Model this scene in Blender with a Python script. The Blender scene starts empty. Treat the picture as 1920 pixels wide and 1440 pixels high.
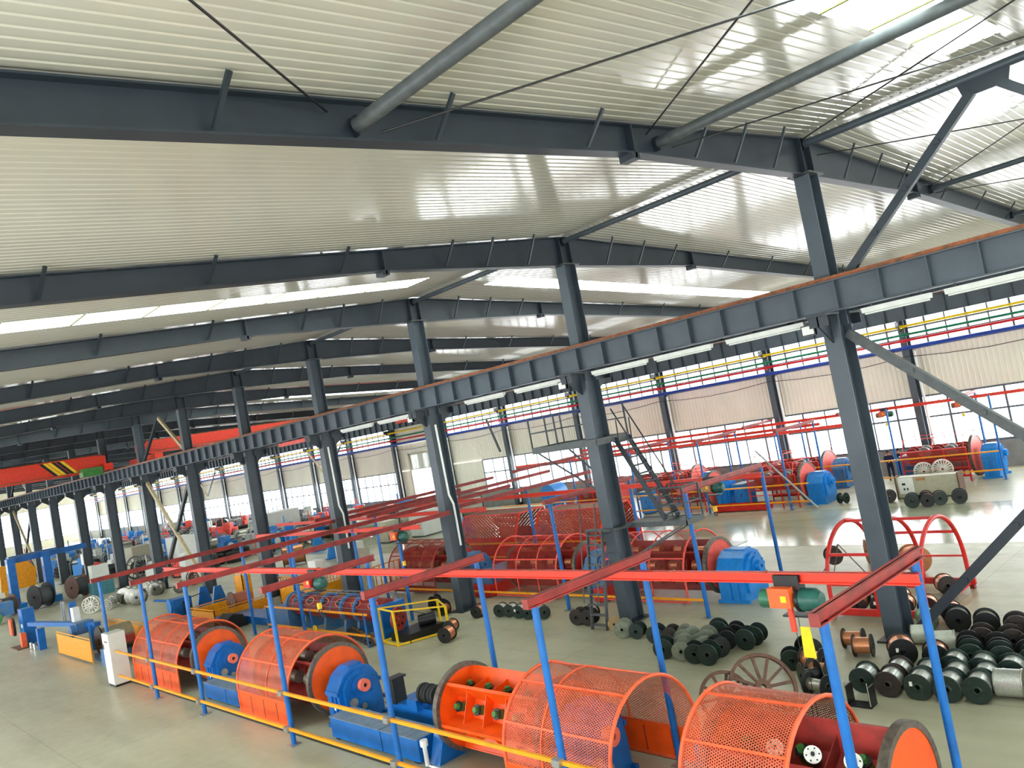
import bpy, math, random
from mathutils import Vector, Matrix
random.seed(11)
S = bpy.context.scene
COL = S.collection
PI = math.pi

# ------------------------------------------------------------------ camera
cam_d = bpy.data.cameras.new('camera')
cam = bpy.data.objects.new('camera', cam_d)
COL.objects.link(cam)
cam_d.sensor_width = 36.0
cam_d.lens = 1505.64 / 1920 * 36
cam_d.clip_start = 0.1
cam_d.clip_end = 400
RC = ((0.71784886, -0.67191554, -0.18227044),
      (-0.09771223, 0.16197993, -0.98194441),
      (0.68930787, 0.72269773, 0.05062275))
cam.matrix_world = Matrix(((RC[0][0], -RC[1][0], -RC[2][0], 0),
                           (RC[0][1], -RC[1][1], -RC[2][1], 0),
                           (RC[0][2], -RC[1][2], -RC[2][2], 7.0),
                           (0, 0, 0, 1)))
S.camera = cam
# ------------------------------------------------------------------ sky and exposure
W = bpy.data.worlds.new('overcast_sky')
S.world = W
W.use_nodes = True
bg = W.node_tree.nodes['Background']
bg.inputs[0].default_value = (0.98, 0.985, 1.0, 1)
bg.inputs[1].default_value = 3.0
S.view_settings.view_transform = 'Standard'
S.view_settings.look = 'None'
S.view_settings.gamma = 1.0
S.view_settings.use_curve_mapping = False
S.view_settings.exposure = 1.9
S.cycles.caustics_reflective = False
S.cycles.caustics_refractive = False
S.cycles.max_bounces = 10
S.cycles.diffuse_bounces = 6
S.cycles.glossy_bounces = 4
S.cycles.transparent_max_bounces = 16
S.cycles.sample_clamp_indirect = 12.0

# hall dimensions (metres); the ridge row of columns stands at XR
XR, XW, XL = 20.3, 48.4, -7.8
Y0, D = 9.04, 8.64
NB = 20                      # bays beyond the nearest frame
YN, YF = Y0 - 4 * D, Y0 + NB * D
ZR = 12.98
SL, SR = 0.0776, 0.0506
def zroof(x): return ZR - (XR - x) * SL if x < XR else ZR - (x - XR) * SR
def fy(i): return Y0 + D * i

def portal(name, loc, rot, sx, sy):
    d = bpy.data.lights.new(name, 'AREA')
    d.shape = 'RECTANGLE'; d.size = sx; d.size_y = sy
    d.cycles.is_portal = True
    o = bpy.data.objects.new(name, d); COL.objects.link(o)
    o.location = loc; o.rotation_euler = rot
ymid, ylen = (YN + YF) / 2, YF - YN
for zc, zh in ((2.93, 2.9), (8.2, 2.1)):
    portal('daylight_portal', (XW + .25, ymid, zc), (0, PI / 2, 0), zh, ylen)
portal('daylight_portal', (XL - .25, ymid, 4.2), (0, -PI / 2, 0), 5.5, ylen)
portal('daylight_portal', ((XL + XW) / 2, YN - .25, 4.6), (PI / 2, 0, 0), XW - XL, 6.2)
portal('daylight_portal', ((XL + XW) / 2, YF + .25, 4.6), (-PI / 2, 0, 0), XW - XL, 6.2)
SKY_Y = [(-13.55, -12.45), (3.75, 4.85), (22.55, 23.95), (57.3, 58.7), (83.2, 84.6), (117.7, 119.1), (152.2, 153.6)]  # strips behind the camera and far down the hall are added for daylight
for ya, yb in SKY_Y:
    portal('daylight_portal', (XR, (ya + yb) / 2, ZR + .35), (0, 0, 0), 46, yb - ya)

# ------------------------------------------------------------------ materials
def lin(h):
    h = h.lstrip('#')
    out = []
    for k in (0, 2, 4):
        c = int(h[k:k + 2], 16) / 255
        out.append(c / 12.92 if c <= .04045 else ((c + .055) / 1.055) ** 2.4)
    return (*out, 1)
MATS = {}
def mat(name, col, rough=.5, metal=0., var=.12, scale=6., bump=0., coat=0., dirt=None, spec=.5):
    if name in MATS: return MATS[name]
    m = bpy.data.materials.new(name); m.use_nodes = True
    nt = m.node_tree; N = nt.nodes; L = nt.links
    b = N['Principled BSDF']
    b.inputs['Roughness'].default_value = rough
    b.inputs['Metallic'].default_value = metal
    b.inputs['Specular IOR Level'].default_value = spec
    if coat: b.inputs['Coat Weight'].default_value = coat; b.inputs['Coat Roughness'].default_value = .12
    c = lin(col)
    tc = N.new('ShaderNodeTexCoord'); nz = N.new('ShaderNodeTexNoise')
    nz.inputs['Scale'].default_value = scale; nz.inputs['Detail'].default_value = 5
    L.new(tc.outputs['Object'], nz.inputs['Vector'])
    cr = N.new('ShaderNodeValToRGB')
    d = lin(dirt) if dirt else tuple(x * (1 - var * 1.6) for x in c[:3]) + (1,)
    cr.color_ramp.elements[0].position = .32; cr.color_ramp.elements[0].color = d
    cr.color_ramp.elements[1].position = .62; cr.color_ramp.elements[1].color = tuple(min(1, x * (1 + var * .5)) for x in c[:3]) + (1,)
    L.new(nz.outputs['Fac'], cr.inputs['Fac']); L.new(cr.outputs['Color'], b.inputs['Base Color'])
    if bump:
        bp = N.new('ShaderNodeBump'); bp.inputs['Strength'].default_value = bump; bp.inputs['Distance'].default_value = .02
        L.new(nz.outputs['Fac'], bp.inputs['Height']); L.new(bp.outputs['Normal'], b.inputs['Normal'])
    MATS[name] = m
    return m
def perf(name, col, pitch, r, rough=.5):
    m = mat(name, col, rough, var=.12, scale=3)
    nt = m.node_tree; N = nt.nodes; L = nt.links
    uv = N.new('ShaderNodeUVMap'); uv.uv_map = 'sheet'
    def cell(off):
        a = N.new('ShaderNodeVectorMath'); a.operation = 'MULTIPLY_ADD'
        a.inputs[1].default_value = (1 / pitch, 1 / (1.732 * pitch), 0); a.inputs[2].default_value = (off, off, 0)
        L.new(uv.outputs[0], a.inputs[0])
        fr = N.new('ShaderNodeVectorMath'); fr.operation = 'FRACTION'; L.new(a.outputs[0], fr.inputs[0])
        sb = N.new('ShaderNodeVectorMath'); sb.operation = 'MULTIPLY_ADD'
        sb.inputs[1].default_value = (1, 1.732, 0); sb.inputs[2].default_value = (-.5, -.866, 0)
        L.new(fr.outputs[0], sb.inputs[0])
        ln = N.new('ShaderNodeVectorMath'); ln.operation = 'LENGTH'; L.new(sb.outputs[0], ln.inputs[0])
        return ln.outputs['Value']
    mn = N.new('ShaderNodeMath'); mn.operation = 'MINIMUM'
    L.new(cell(0), mn.inputs[0]); L.new(cell(.5), mn.inputs[1])
    lt = N.new('ShaderNodeMath'); lt.operation = 'LESS_THAN'; lt.inputs[1].default_value = r
    L.new(mn.outputs[0], lt.inputs[0])
    tr = N.new('ShaderNodeBsdfTransparent'); mx = N.new('ShaderNodeMixShader')
    L.new(lt.outputs[0], mx.inputs[0]); L.new(N['Principled BSDF'].outputs[0], mx.inputs[1]); L.new(tr.outputs[0], mx.inputs[2])
    L.new(mx.outputs[0], N['Material Output'].inputs[0])
    return m

steel = mat('slate_painted_steel', '#444f59', .42, var=.10, scale=1.5)
steel_d = mat('dark_painted_steel', '#27313a', .45, var=.10, scale=1.5)
steel_g = mat('grey_primer_steel', '#4c5254', .5, var=.15)
cream_brace = mat('cream_dusty_steel', '#b9a988', .6, var=.15)
rust = mat('rusty_rail_steel', '#8a4b26', .6, var=.3, scale=8, dirt='#5a3a22')
zinc = mat('galvanised_steel', '#a9adad', .35, .7, var=.12)
orange = mat('orange_paint', '#f55a12', .38, var=.10, scale=2.5)
orange_l = mat('coral_orange_paint', '#ec6438', .42, var=.10)
hub_m = mat('salmon_paint', '#ff7c63', .45, var=.08)
amber = mat('amber_rail_paint', '#ffa412', .4, var=.10, scale=3)
ochre = mat('ochre_yellow_paint', '#f0a010', .45, var=.12)
yellow = mat('bright_yellow_paint', '#ffd21a', .4, var=.08)
blue = mat('cobalt_blue_paint', '#0865b4', .36, var=.12, scale=3)
blue_d = mat('dusty_blue_paint', '#2a6cae', .5, var=.18, scale=4, dirt='#5c7486')
blue_l = mat('sky_blue_paint', '#1380d2', .36, var=.10)
red = mat('crimson_paint', '#d3241f', .42, var=.14, scale=3)
red_d = mat('maroon_paint', '#8f2620', .5, var=.16, scale=3)
red_beam = mat('rust_red_beam_paint', '#a5322c', .45, var=.12, scale=3, dirt='#7d2b27')
red_hot = mat('vermilion_paint', '#e83a1e', .4, var=.08)
coral = mat('coral_red_paint', '#f2594c', .45, var=.10)
dust = mat('dusty_brown_paint', '#9a6a55', .7, var=.15)
black = mat('black_steel', '#15181a', .4, var=.2, scale=8)
blackg = mat('dark_green_black_steel', '#1c2f2a', .4, var=.25, scale=8)
brownk = mat('dark_brown_flange', '#2c2522', .45, var=.2, scale=8)
greyfl = mat('dusty_grey_green_flange', '#7c8374', .6, var=.2, scale=8)
rubber = mat('black_rubber', '#17191b', .7, var=.2)
copper = mat('copper_wire', '#e39a72', .32, .75, var=.16, scale=40)
silver = mat('aluminium_wire', '#d4d8d4', .3, .75, var=.15, scale=40)
brasswire = mat('brassy_wire', '#c8a668', .35, .7, var=.15, scale=30)
chrome = mat('bright_steel', '#dfe3e3', .22, .9, var=.08)
dullsil = mat('dull_silver_steel', '#b9b7ac', .35, .8, var=.15)
grim = mat('worn_rim_steel', '#6b6259', .45, .4, var=.25, scale=10)
brown = mat('rusty_brown_steel', '#6a4a3c', .6, var=.25, scale=8)
green = mat('machine_green_paint', '#3f7f3a', .45, var=.2)
greend = mat('teal_green_motor', '#1d5a50', .4, var=.15)
white = mat('white_enamel', '#e9ece8', .4, var=.04)
cabw = mat('pale_grey_cabinet', '#cfd5cd', .45, var=.05, scale=1.5)
cabk = mat('khaki_grey_cabinet', '#b7b39d', .5, var=.06)
tealbox = mat('teal_box_paint', '#3d7a86', .5, var=.15)
wood = mat('pale_wood', '#b98a5c', .7, var=.2)
skin = mat('skin', '#c58c6c', .6, var=.05)
navy = mat('navy_cotton', '#1b2140', .85, var=.12)
hairm = mat('dark_hair', '#15120f', .7, var=.1)
clad = mat('cream_wall_sheet', '#e9e6d6', .38, var=.03, scale=.6)
dado = mat('grey_render', '#8d8f8c', .8, var=.10, scale=2, bump=.2)
mull = mat('grey_window_metal', '#59636b', .45, var=.1)
roofm = mat('off_white_roof_sheet', '#c9c7ba', .12, 0., var=.03, scale=.35, spec=1.0)
og_perf = perf('orange_perforated_sheet', '#cf6140', .045, .30)
rd_perf = perf('maroon_perforated_sheet', '#a83628', .05, .40)
rd_mesh = perf('maroon_open_mesh', '#a83a30', .05, .45)
hx_perf = perf('crimson_coarse_perforated_sheet', '#ad4a38', .15, .2)

# thin glass for window panes, milky panels for the skylights
def glassm():
    m = bpy.data.materials.new('window_glass'); m.use_nodes = True
    N = m.node_tree.nodes; L = m.node_tree.links; N.remove(N['Principled BSDF'])
    t = N.new('ShaderNodeBsdfTransparent'); t.inputs[0].default_value = (.96, .98, .98, 1)
    g = N.new('ShaderNodeBsdfGlossy'); g.inputs['Roughness'].default_value = .03
    x = N.new('ShaderNodeMixShader'); x.inputs[0].default_value = .05
    L.new(t.outputs[0], x.inputs[1]); L.new(g.outputs[0], x.inputs[2])
    L.new(x.outputs[0], N['Material Output'].inputs[0])
    return m
def skym():
    m = bpy.data.materials.new('milky_skylight_sheet'); m.use_nodes = True
    N = m.node_tree.nodes; L = m.node_tree.links; N.remove(N['Principled BSDF'])
    t = N.new('ShaderNodeBsdfTransparent'); t.inputs[0].default_value = (.8, .93, .86, 1)
    g = N.new('ShaderNodeBsdfTranslucent'); g.inputs[0].default_value = (.84, .96, .9, 1)
    x = N.new('ShaderNodeMixShader'); x.inputs[0].default_value = .6
    L.new(t.outputs[0], x.inputs[1]); L.new(g.outputs[0], x.inputs[2]); L.new(x.outputs[0], N['Material Output'].inputs[0])
    return m
glass = glassm(); skyl = skym()

def floorm(name, ra, rb, tint):
    m = bpy.data.materials.new(name); m.use_nodes = True
    N = m.node_tree.nodes; L = m.node_tree.links; b = N['Principled BSDF']
    tc = N.new('ShaderNodeTexCoord')
    n1 = N.new('ShaderNodeTexNoise'); n1.inputs['Scale'].default_value = .22; n1.inputs['Detail'].default_value = 6
    n2 = N.new('ShaderNodeTexNoise'); n2.inputs['Scale'].default_value = 3.0; n2.inputs['Detail'].default_value = 6
    mp = N.new('ShaderNodeMapping'); mp.inputs['Scale'].default_value = (1.3, .25, 1)
    n3 = N.new('ShaderNodeTexNoise'); n3.inputs['Scale'].default_value = .9; n3.inputs['Detail'].default_value = 7
    for n in (n1, n2): L.new(tc.outputs['Object'], n.inputs['Vector'])
    L.new(tc.outputs['Object'], mp.inputs['Vector']); L.new(mp.outputs[0], n3.inputs['Vector'])
    r1 = N.new('ShaderNodeValToRGB')
    r1.color_ramp.elements[0].position = .35; r1.color_ramp.elements[0].color = lin('#a9a68e')
    r1.color_ramp.elements[1].position = .65; r1.color_ramp.elements[1].color = lin('#b6b49c')
    L.new(n1.outputs['Fac'], r1.inputs['Fac'])
    r2 = N.new('ShaderNodeValToRGB')
    r2.color_ramp.elements[0].position = .30; r2.color_ramp.elements[0].color = (.80, .78, .75, 1)
    r2.color_ramp.elements[1].position = .55; r2.color_ramp.elements[1].color = (1, 1, 1, 1)
    L.new(n3.outputs['Fac'], r2.inputs['Fac'])
    mx = N.new('ShaderNodeMix'); mx.data_type = 'RGBA'; mx.blend_type = 'MULTIPLY'; mx.inputs[0].default_value = .8
    L.new(r1.outputs[0], mx.inputs[6]); L.new(r2.outputs[0], mx.inputs[7])
    # saw-cut joints between the floor slabs
    br = N.new('ShaderNodeTexBrick'); br.offset = 0; br.inputs['Scale'].default_value = 1
    br.inputs['Brick Width'].default_value = 5.6; br.inputs['Row Height'].default_value = 8.64
    br.inputs['Mortar Size'].default_value = .018; br.inputs['Mortar Smooth'].default_value = .3
    br.inputs['Color1'].default_value = br.inputs['Color2'].default_value = (1, 1, 1, 1); br.inputs['Mortar'].default_value = (.35, .33, .3, 1)
    L.new(tc.outputs['Object'], br.inputs['Vector'])
    m2 = N.new('ShaderNodeMix'); m2.data_type = 'RGBA'; m2.blend_type = 'MULTIPLY'; m2.inputs[0].default_value = .4
    L.new(mx.outputs[2], m2.inputs[6]); L.new(br.outputs[0], m2.inputs[7]); m3 = N.new('ShaderNodeMix'); m3.data_type = 'RGBA'; m3.blend_type = 'MULTIPLY'; m3.inputs[0].default_value = 1; m3.inputs[7].default_value = tint
    L.new(m2.outputs[2], m3.inputs[6]); L.new(m3.outputs[2], b.inputs['Base Color'])
    mr = N.new('ShaderNodeMapRange'); mr.inputs[1].default_value = .3; mr.inputs[2].default_value = .7
    mr.inputs[3].default_value = ra; mr.inputs[4].default_value = rb
    L.new(n2.outputs['Fac'], mr.inputs[0]); L.new(mr.outputs[0], b.inputs['Roughness'])
    b.inputs['Specular IOR Level'].default_value = .3
    return m
floor_m = floorm('concrete_floor', .28, .44, (1, 1, 1, 1))
aisle_m = floorm('sealed_aisle_floor', .10, .2, (.93, .99, 1, 1))

# ------------------------------------------------------------------ mesh helpers
OFF = {}
class MB:
    def __init__(s): s.v = []; s.f = []; s.uv = None
    def box(s, x0, x1, y0, y1, z0, z1):
        n = len(s.v)
        s.v += [(x0, y0, z0), (x1, y0, z0), (x1, y1, z0), (x0, y1, z0), (x0, y0, z1), (x1, y0, z1), (x1, y1, z1), (x0, y1, z1)]
        s.f += [tuple(n + k for k in q) for q in ((3, 2, 1, 0), (4, 5, 6, 7), (0, 1, 5, 4), (1, 2, 6, 5), (2, 3, 7, 6), (3, 0, 4, 7))]
        return s
    def cbox(s, c, sz): return s.box(c[0] - sz[0] / 2, c[0] + sz[0] / 2, c[1] - sz[1] / 2, c[1] + sz[1] / 2, c[2] - sz[2] / 2, c[2] + sz[2] / 2)
    def bar(s, p, q, w, h, up=(0, 0, 1)):
        p = Vector(p); q = Vector(q); d = (q - p).normalized(); u = Vector(up)
        if abs(d.dot(u)) > .98: u = Vector((0, 1, 0))
        a = d.cross(u).normalized(); b = a.cross(d).normalized()
        n = len(s.v)
        for e in (p, q):
            for i, j in ((-1, -1), (1, -1), (1, 1), (-1, 1)): s.v.append(tuple(e + a * (w / 2 * i) + b * (h / 2 * j)))
        s.f += [(n + 3, n + 2, n + 1, n), (n + 4, n + 5, n + 6, n + 7)] + [(n + k, n + (k + 1) % 4, n + 4 + (k + 1) % 4, n + 4 + k) for k in range(4)]
        return s
    def lathe(s, prof, o, ax, n=16, close=False):
        o = Vector(o); ax = Vector(ax).normalized()
        u = ax.orthogonal().normalized() if abs(ax.z) > .9 else ax.cross(Vector((0, 0, 1))).normalized()
        w = ax.cross(u)
        base = len(s.v); rings = []
        for t, r in prof:
            if r <= 1e-6:
                rings.append([len(s.v)]); s.v.append(tuple(o + ax * t))
            else:
                rings.append(list(range(len(s.v), len(s.v) + n)))
                for k in range(n):
                    a = 2 * PI * k / n
                    s.v.append(tuple(o + ax * t + (u * math.cos(a) + w * math.sin(a)) * r))
        pairs = list(zip(rings, rings[1:]))
        if close: pairs.append((rings[-1], rings[0]))
        for A, B in pairs:
            for k in range(n):
                k2 = (k + 1) % n
                if len(A) == 1 and len(B) == 1: continue
                if len(A) == 1: s.f.append((A[0], B[k2], B[k]))
                elif len(B) == 1: s.f.append((A[k], A[k2], B[0]))
                else: s.f.append((A[k], A[k2], B[k2], B[k]))
        return s
    def tube(s, p, q, r, n=10, r2=None):
        p = Vector(p); q = Vector(q); L = (q - p).length
        r2 = r if r2 is None else r2
        return s.lathe([(0, 0), (0, r), (L, r2), (L, 0)], p, q - p, n)
    def ring(s, o, ax, ri, ro, w, n=24):
        return s.lathe([(-w / 2, ri), (-w / 2, ro), (w / 2, ro), (w / 2, ri)], o, ax, n, close=True)
    def path(s, pts, r, n=8, closed=False):
        P = [Vector(p) for p in pts]; m = len(P); base = len(s.v)
        prev = None
        for i, p in enumerate(P):
            if closed: d = (P[(i + 1) % m] - P[i - 1]).normalized()
            else: d = (P[min(i + 1, m - 1)] - P[max(i - 1, 0)]).normalized()
            if prev is None: u = d.orthogonal().normalized()
            else: u = (prev - d * prev.dot(d)).normalized()
            prev = u; w = d.cross(u)
            for k in range(n):
                a = 2 * PI * k / n
                s.v.append(tuple(p + (u * math.cos(a) + w * math.sin(a)) * r))
        for i in range(m if closed else m - 1):
            for k in range(n):
                a = base + i * n; b = base + ((i + 1) % m) * n
                s.f.append((a + k, a + (k + 1) % n, b + (k + 1) % n, b + k))
        if not closed:
            s.f.append(tuple(base + k for k in reversed(range(n))))
            s.f.append(tuple(base + (m - 1) * n + k for k in range(n)))
        return s
    def prism(s, poly, vec):
        n = len(s.v); m = len(poly); v = Vector(vec)
        s.v += [tuple(p) for p in poly] + [tuple(Vector(p) + v) for p in poly]
        s.f += [tuple(n + k for k in reversed(range(m))), tuple(n + m + k for k in range(m))]
        s.f += [(n + k, n + (k + 1) % m, n + m + (k + 1) % m, n + m + k) for k in range(m)]
        return s
    def quad(s, *p):
        n = len(s.v); s.v += [tuple(x) for x in p]; s.f.append(tuple(range(n, n + len(p)))); return s
    def sheet(s, path, d, uv=True):
        """strip swept along vector d from a polyline; uv = (arc length, distance)"""
        if s.uv is None: s.uv = []
        P = [Vector(p) for p in path]; d = Vector(d); L = 0; Ld = d.length
        for a, b in zip(P, P[1:]):
            l2 = L + (b - a).length
            s.quad(a, b, b + d, a + d); s.uv += [(L, 0), (l2, 0), (l2, Ld), (L, Ld)]
            L = l2
        return s
    def build(s, name, m, parent=None, smooth=True, angle=.6):
        me = bpy.data.meshes.new(name)
        off = OFF.get(parent, Vector((0, 0, 0))) if parent else Vector((0, 0, 0))
        me.from_pydata([(x - off.x, y - off.y, z - off.z) for x, y, z in s.v], [], s.f)
        if s.uv:
            ul = me.uv_layers.new(name='sheet')
            for k, c in enumerate(s.uv): ul.data[k].uv = c
        me.validate(); me.update()
        if smooth:
            me.polygons.foreach_set('use_smooth', [True] * len(me.polygons))
            me.set_sharp_from_angle(angle=angle)
        me.materials.append(m)
        o = bpy.data.objects.new(name, me); COL.objects.link(o)
        if parent: o.parent = parent; OFF[o] = off
        return o
def tag(o, label=None, cat=None, group=None, kind=None):
    if label: o['label'] = label
    if cat: o['category'] = cat
    if group: o['group'] = group
    if kind: o['kind'] = kind
    return o
def thing(name, label, cat, loc=(0, 0, 0), group=None, kind=None, local=False, rz=0):
    o = bpy.data.objects.new(name, None); COL.objects.link(o)
    o.location = loc; o.rotation_euler = (0, 0, rz); o.empty_display_size = .2
    OFF[o] = Vector((0, 0, 0)) if local else Vector(loc)
    return tag(o, label, cat, group, kind)
def dup(o, parent=None):
    c = o.copy(); COL.objects.link(c); c.parent = parent
    OFF[c] = OFF.get(o, Vector((0, 0, 0)))
    for ch in list(o.children): dup(ch, c)
    return c
ORD = ['first', 'second', 'third', 'fourth', 'fifth', 'sixth', 'seventh', 'eighth', 'ninth', 'tenth', 'eleventh', 'twelfth', 'thirteenth', 'fourteenth', 'fifteenth', 'sixteenth', 'seventeenth', 'eighteenth', 'nineteenth', 'twentieth', 'twenty-first', 'twenty-second', 'twenty-third', 'twenty-fourth', 'twenty-fifth']
def ribs(mb, o, u, v, nrm, length, pitch=.22, depth=.014, off=0):
    """trapezoid-ribbed sheet: profile repeats along u (unit), swept along v"""
    o = Vector(o); u = Vector(u); v = Vector(v); n = Vector(nrm)
    prof = []; t = off
    while t < length - 1e-6:
        for a, h in ((0, 0), (.62, 0), (.72, 1), (.90, 1)):
            x = t + a * pitch
            if x <= length: prof.append((x, h * depth))
        t += pitch
    prof.append((length, 0))
    b = len(mb.v)
    for x, h in prof:
        p = o + u * x + n * h
        mb.v += [tuple(p), tuple(p + v)]
    for k in range(len(prof) - 1):
        mb.f.append((b + 2 * k, b + 2 * k + 2, b + 2 * k + 3, b + 2 * k + 1))
    return mb
# ------------------------------------------------------------------ the shell of the hall
def struct(name, mb, m, parent=None, smooth=False):
    o = mb.build(name, m, parent, smooth)
    if not parent: o['kind'] = 'structure'
    return o
struct('floor', MB().box(XL - .4, XW + .4, YN - .3, YF + .3, -.3, 0), floor_m)

struct('floor_aisle', MB().box(30.5, 38.3, YN, YF, 0, .004), aisle_m)
ceiling = thing('ceiling', None, None, kind='structure')
def sheet_piece(xa, xb, ya, yb):
    if yb - ya < .05: return
    za, zb = zroof(xa), zroof(xb)
    mb = ribs(MB(), (xa, ya, za), (0, 1, 0), (xb - xa, 0, zb - za), (0, 0, 1), yb - ya)
    mb.build('roof_sheet', roofm, ceiling, True, .3)
cuts = [YN] + [y for p in SKY_Y for y in p] + [YF]
for k in range(0, len(cuts), 2):
    ya, yb = cuts[k], cuts[k + 1]
    edges = [ya] + [fy(i) for i in range(-4, NB + 1) if ya + .5 < fy(i) < yb - .5] + [yb]
    for a, b in zip(edges, edges[1:]):
        sheet_piece(XL - .2, XR, a, b); sheet_piece(XR, XW + .2, a, b)
for ya, yb in SKY_Y:
    for xa, xb in ((XL - .2, -5.0), (18.4, XR), (XR, 22.3), (45.6, XW + .2)): sheet_piece(xa, xb, ya, yb)
    for x0, x1, n in ((-5.0, 18.4, 12), (22.3, 45.6, 12)):
        for k in range(n):
            xa = x0 + (x1 - x0) * k / n; xb = x0 + (x1 - x0) * (k + 1) / n - .03
            mb = MB()
            for q in range(5):
                y1 = ya + (yb - ya) * q / 5; y2 = ya + (yb - ya) * (q + 1) / 5; ym = (y1 + y2) / 2
                for a, b, h1, h2 in ((y1, ym, 0, .03), (ym, y2, .03, 0)):
                    mb.quad((xa, a, zroof(xa) + h1), (xb, a, zroof(xb) + h1), (xb, b, zroof(xb) + h2), (xa, b, zroof(xa) + h2))
            mb.build('skylight_panel', skyl, ceiling, False)
            if xb < x1 - .1: MB().bar((xb + .015, ya, zroof(xb) + .01), (xb + .015, yb, zroof(xb) + .01), .05, .04).build('skylight_joint', mat('olive_joint_strip', '#7d8140', .5), ceiling, False)
MB().prism([(XR - .2, YN, zroof(XR - .2) - .004), (XR, YN, ZR - .004), (XR + .2, YN, zroof(XR + .2) - .004), (XR, YN, ZR + .05)], (0, YF - YN, 0)).build('ridge_flashing', roofm, ceiling, False)

# window walls: render dado, window strip, ribbed cladding, clerestory strip, cladding
ZD, ZW, ZC, ZT = 1.5, 4.35, 7.15, 9.3
def window_wall(side, x, s, detail):
    w = thing('wall_' + side, None, None, kind='structure')
    ztop = zroof(x) + .1
    MB().box(min(x, x + .25 * s), max(x, x + .25 * s), YN, YF, 0, ZD - .06).build('dado', dado, w, False)
    n = (-s, 0, 0)
    for i in range(-4, NB):
        ya = fy(i)
        if side == 'left': continue
        ribs(MB(), (x + .06 * s, ya, ZT), (0, 1, 0), (0, 0, ztop - ZT), n, D, .27, .035).build('cladding_sheet', clad, w, True, .3)
        ribs(MB(), (x + .06 * s, ya, ZW), (0, 1, 0), (0, 0, ZC - ZW), n, D, .27, .035).build('cladding_sheet', clad, w, True, .3)
    MB().box(min(x, x + .2 * s), max(x, x + .2 * s), YN, YF, ZD - .06, ZD).build('sill_strip', mull, w, False)
    return w
wr = window_wall('right', XW, 1, True)
wl = window_wall('left', XL, -1, False)
pane_cache = {}
def pane_mesh(w, h):
    k = (round(w, 3), round(h, 3))
    if k not in pane_cache:
        o = MB().box(-.004, .004, 0, w, 0, h).build('pane', glass, None, False)
        pane_cache[k] = o.data; bpy.data.objects.remove(o)
    return pane_cache[k]
wn = 0
def window(x, ya, yb, za, zb, cols, rows, single):
    """rows: list of transom heights between za and zb"""
    global wn
    wn += 1
    w = thing('window_%d' % wn, None, None, (x, ya, za), kind='structure')
    t = .11
    zs = [za] + rows + [zb]; ys = [ya + (yb - ya) * k / cols for k in range(cols + 1)]
    f = MB()
    for k, y in enumerate(ys): f.box(x - .05, x + .05, y - (t if k % 2 else t * .7) / 2, y + (t if k % 2 else t * .7) / 2, za, zb)
    for z in zs: f.box(x - .045, x + .045, ya, yb, z - t / 2, z + t / 2)
    f.build('window_frame', mull, w, False)
    allp = MB()
    for c in range(cols):
        for r in range(len(zs) - 1):
            if single:
                o = bpy.data.objects.new('pane', pane_mesh((yb - ya) / cols, zs[r + 1] - zs[r])); COL.objects.link(o)
                o.parent = w; o.location = (0, ys[c] - ya, zs[r] - za)
            else: allp.box(x - .004, x + .004, ys[c], ys[c + 1], zs[r], zs[r + 1])
    if not single: tag(allp.build('pane_field', glass, w, False), kind='stuff')
DOOR_Y = (62.4, 67.6)
for i in range(-4, NB):
    ya, yb = fy(i), fy(i + 1)
    near = 0 <= i <= 4
    if i == 6:
        door = thing('door_1', None, None, (XW, 65, 0), kind='structure')
        MB().box(XW - .1, XW + .1, DOOR_Y[0] - .2, DOOR_Y[0], 0, 6.1).box(XW - .1, XW + .1, DOOR_Y[1], DOOR_Y[1] + .2, 0, 6.1).box(XW - .1, XW + .1, DOOR_Y[0] - .2, DOOR_Y[1] + .2, 5.9, 6.1).build('door_frame', cabk, door, False)
        MB().box(XW - .004, XW + .004, DOOR_Y[0], DOOR_Y[1], 1.5, 5.9).build('door_glazing', glass, door, False)
        ribs(MB(), (XW + .02, ya, ZD), (0, 1, 0), (0, 0, ZW - ZD), (-1, 0, 0), DOOR_Y[0] - .2 - ya, .27, .035).build('cladding_sheet', clad, wr, True, .3)
        ribs(MB(), (XW + .02, DOOR_Y[1] + .2, ZD), (0, 1, 0), (0, 0, ZW - ZD), (-1, 0, 0), yb - DOOR_Y[1] - .2, .27, .035).build('cladding_sheet', clad, wr, True, .3)
    elif i == 5:
        window(XW + .05, ya, ya + 4.3, ZD, ZW, 3, [3.15], False)
        ribs(MB(), (XW + .02, ya + 4.3, ZD), (0, 1, 0), (0, 0, ZW - ZD), (-1, 0, 0), D - 4.3, .27, .035).build('cladding_sheet', clad, wr, True, .3)
    else:
        window(XW + .05, ya, yb, ZD, ZW, 6, [3.15], near)
    if i in (6,): ribs(MB(), (XW + .02, ya, ZC), (0, 1, 0), (0, 0, ZT - ZC), (-1, 0, 0), D, .27, .035).build('cladding_sheet', clad, wr, True, .3)
    else: window(XW + .05, ya, yb, ZC, ZT, 8, [7.75, 8.35, 8.9], near)
    window(XL - .05, ya, yb, ZD, 7.0, 6, [3.15, 5.0], False)  # unseen side wall: guessed windows, made tall to brighten the hall
    ribs(MB(), (XL - .06, ya, 7.0), (0, 1, 0), (0, 0, zroof(XL) + .1 - 7.0), (1, 0, 0), D, .27, .035).build('cladding_sheet', clad, wl, True, .3)
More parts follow.
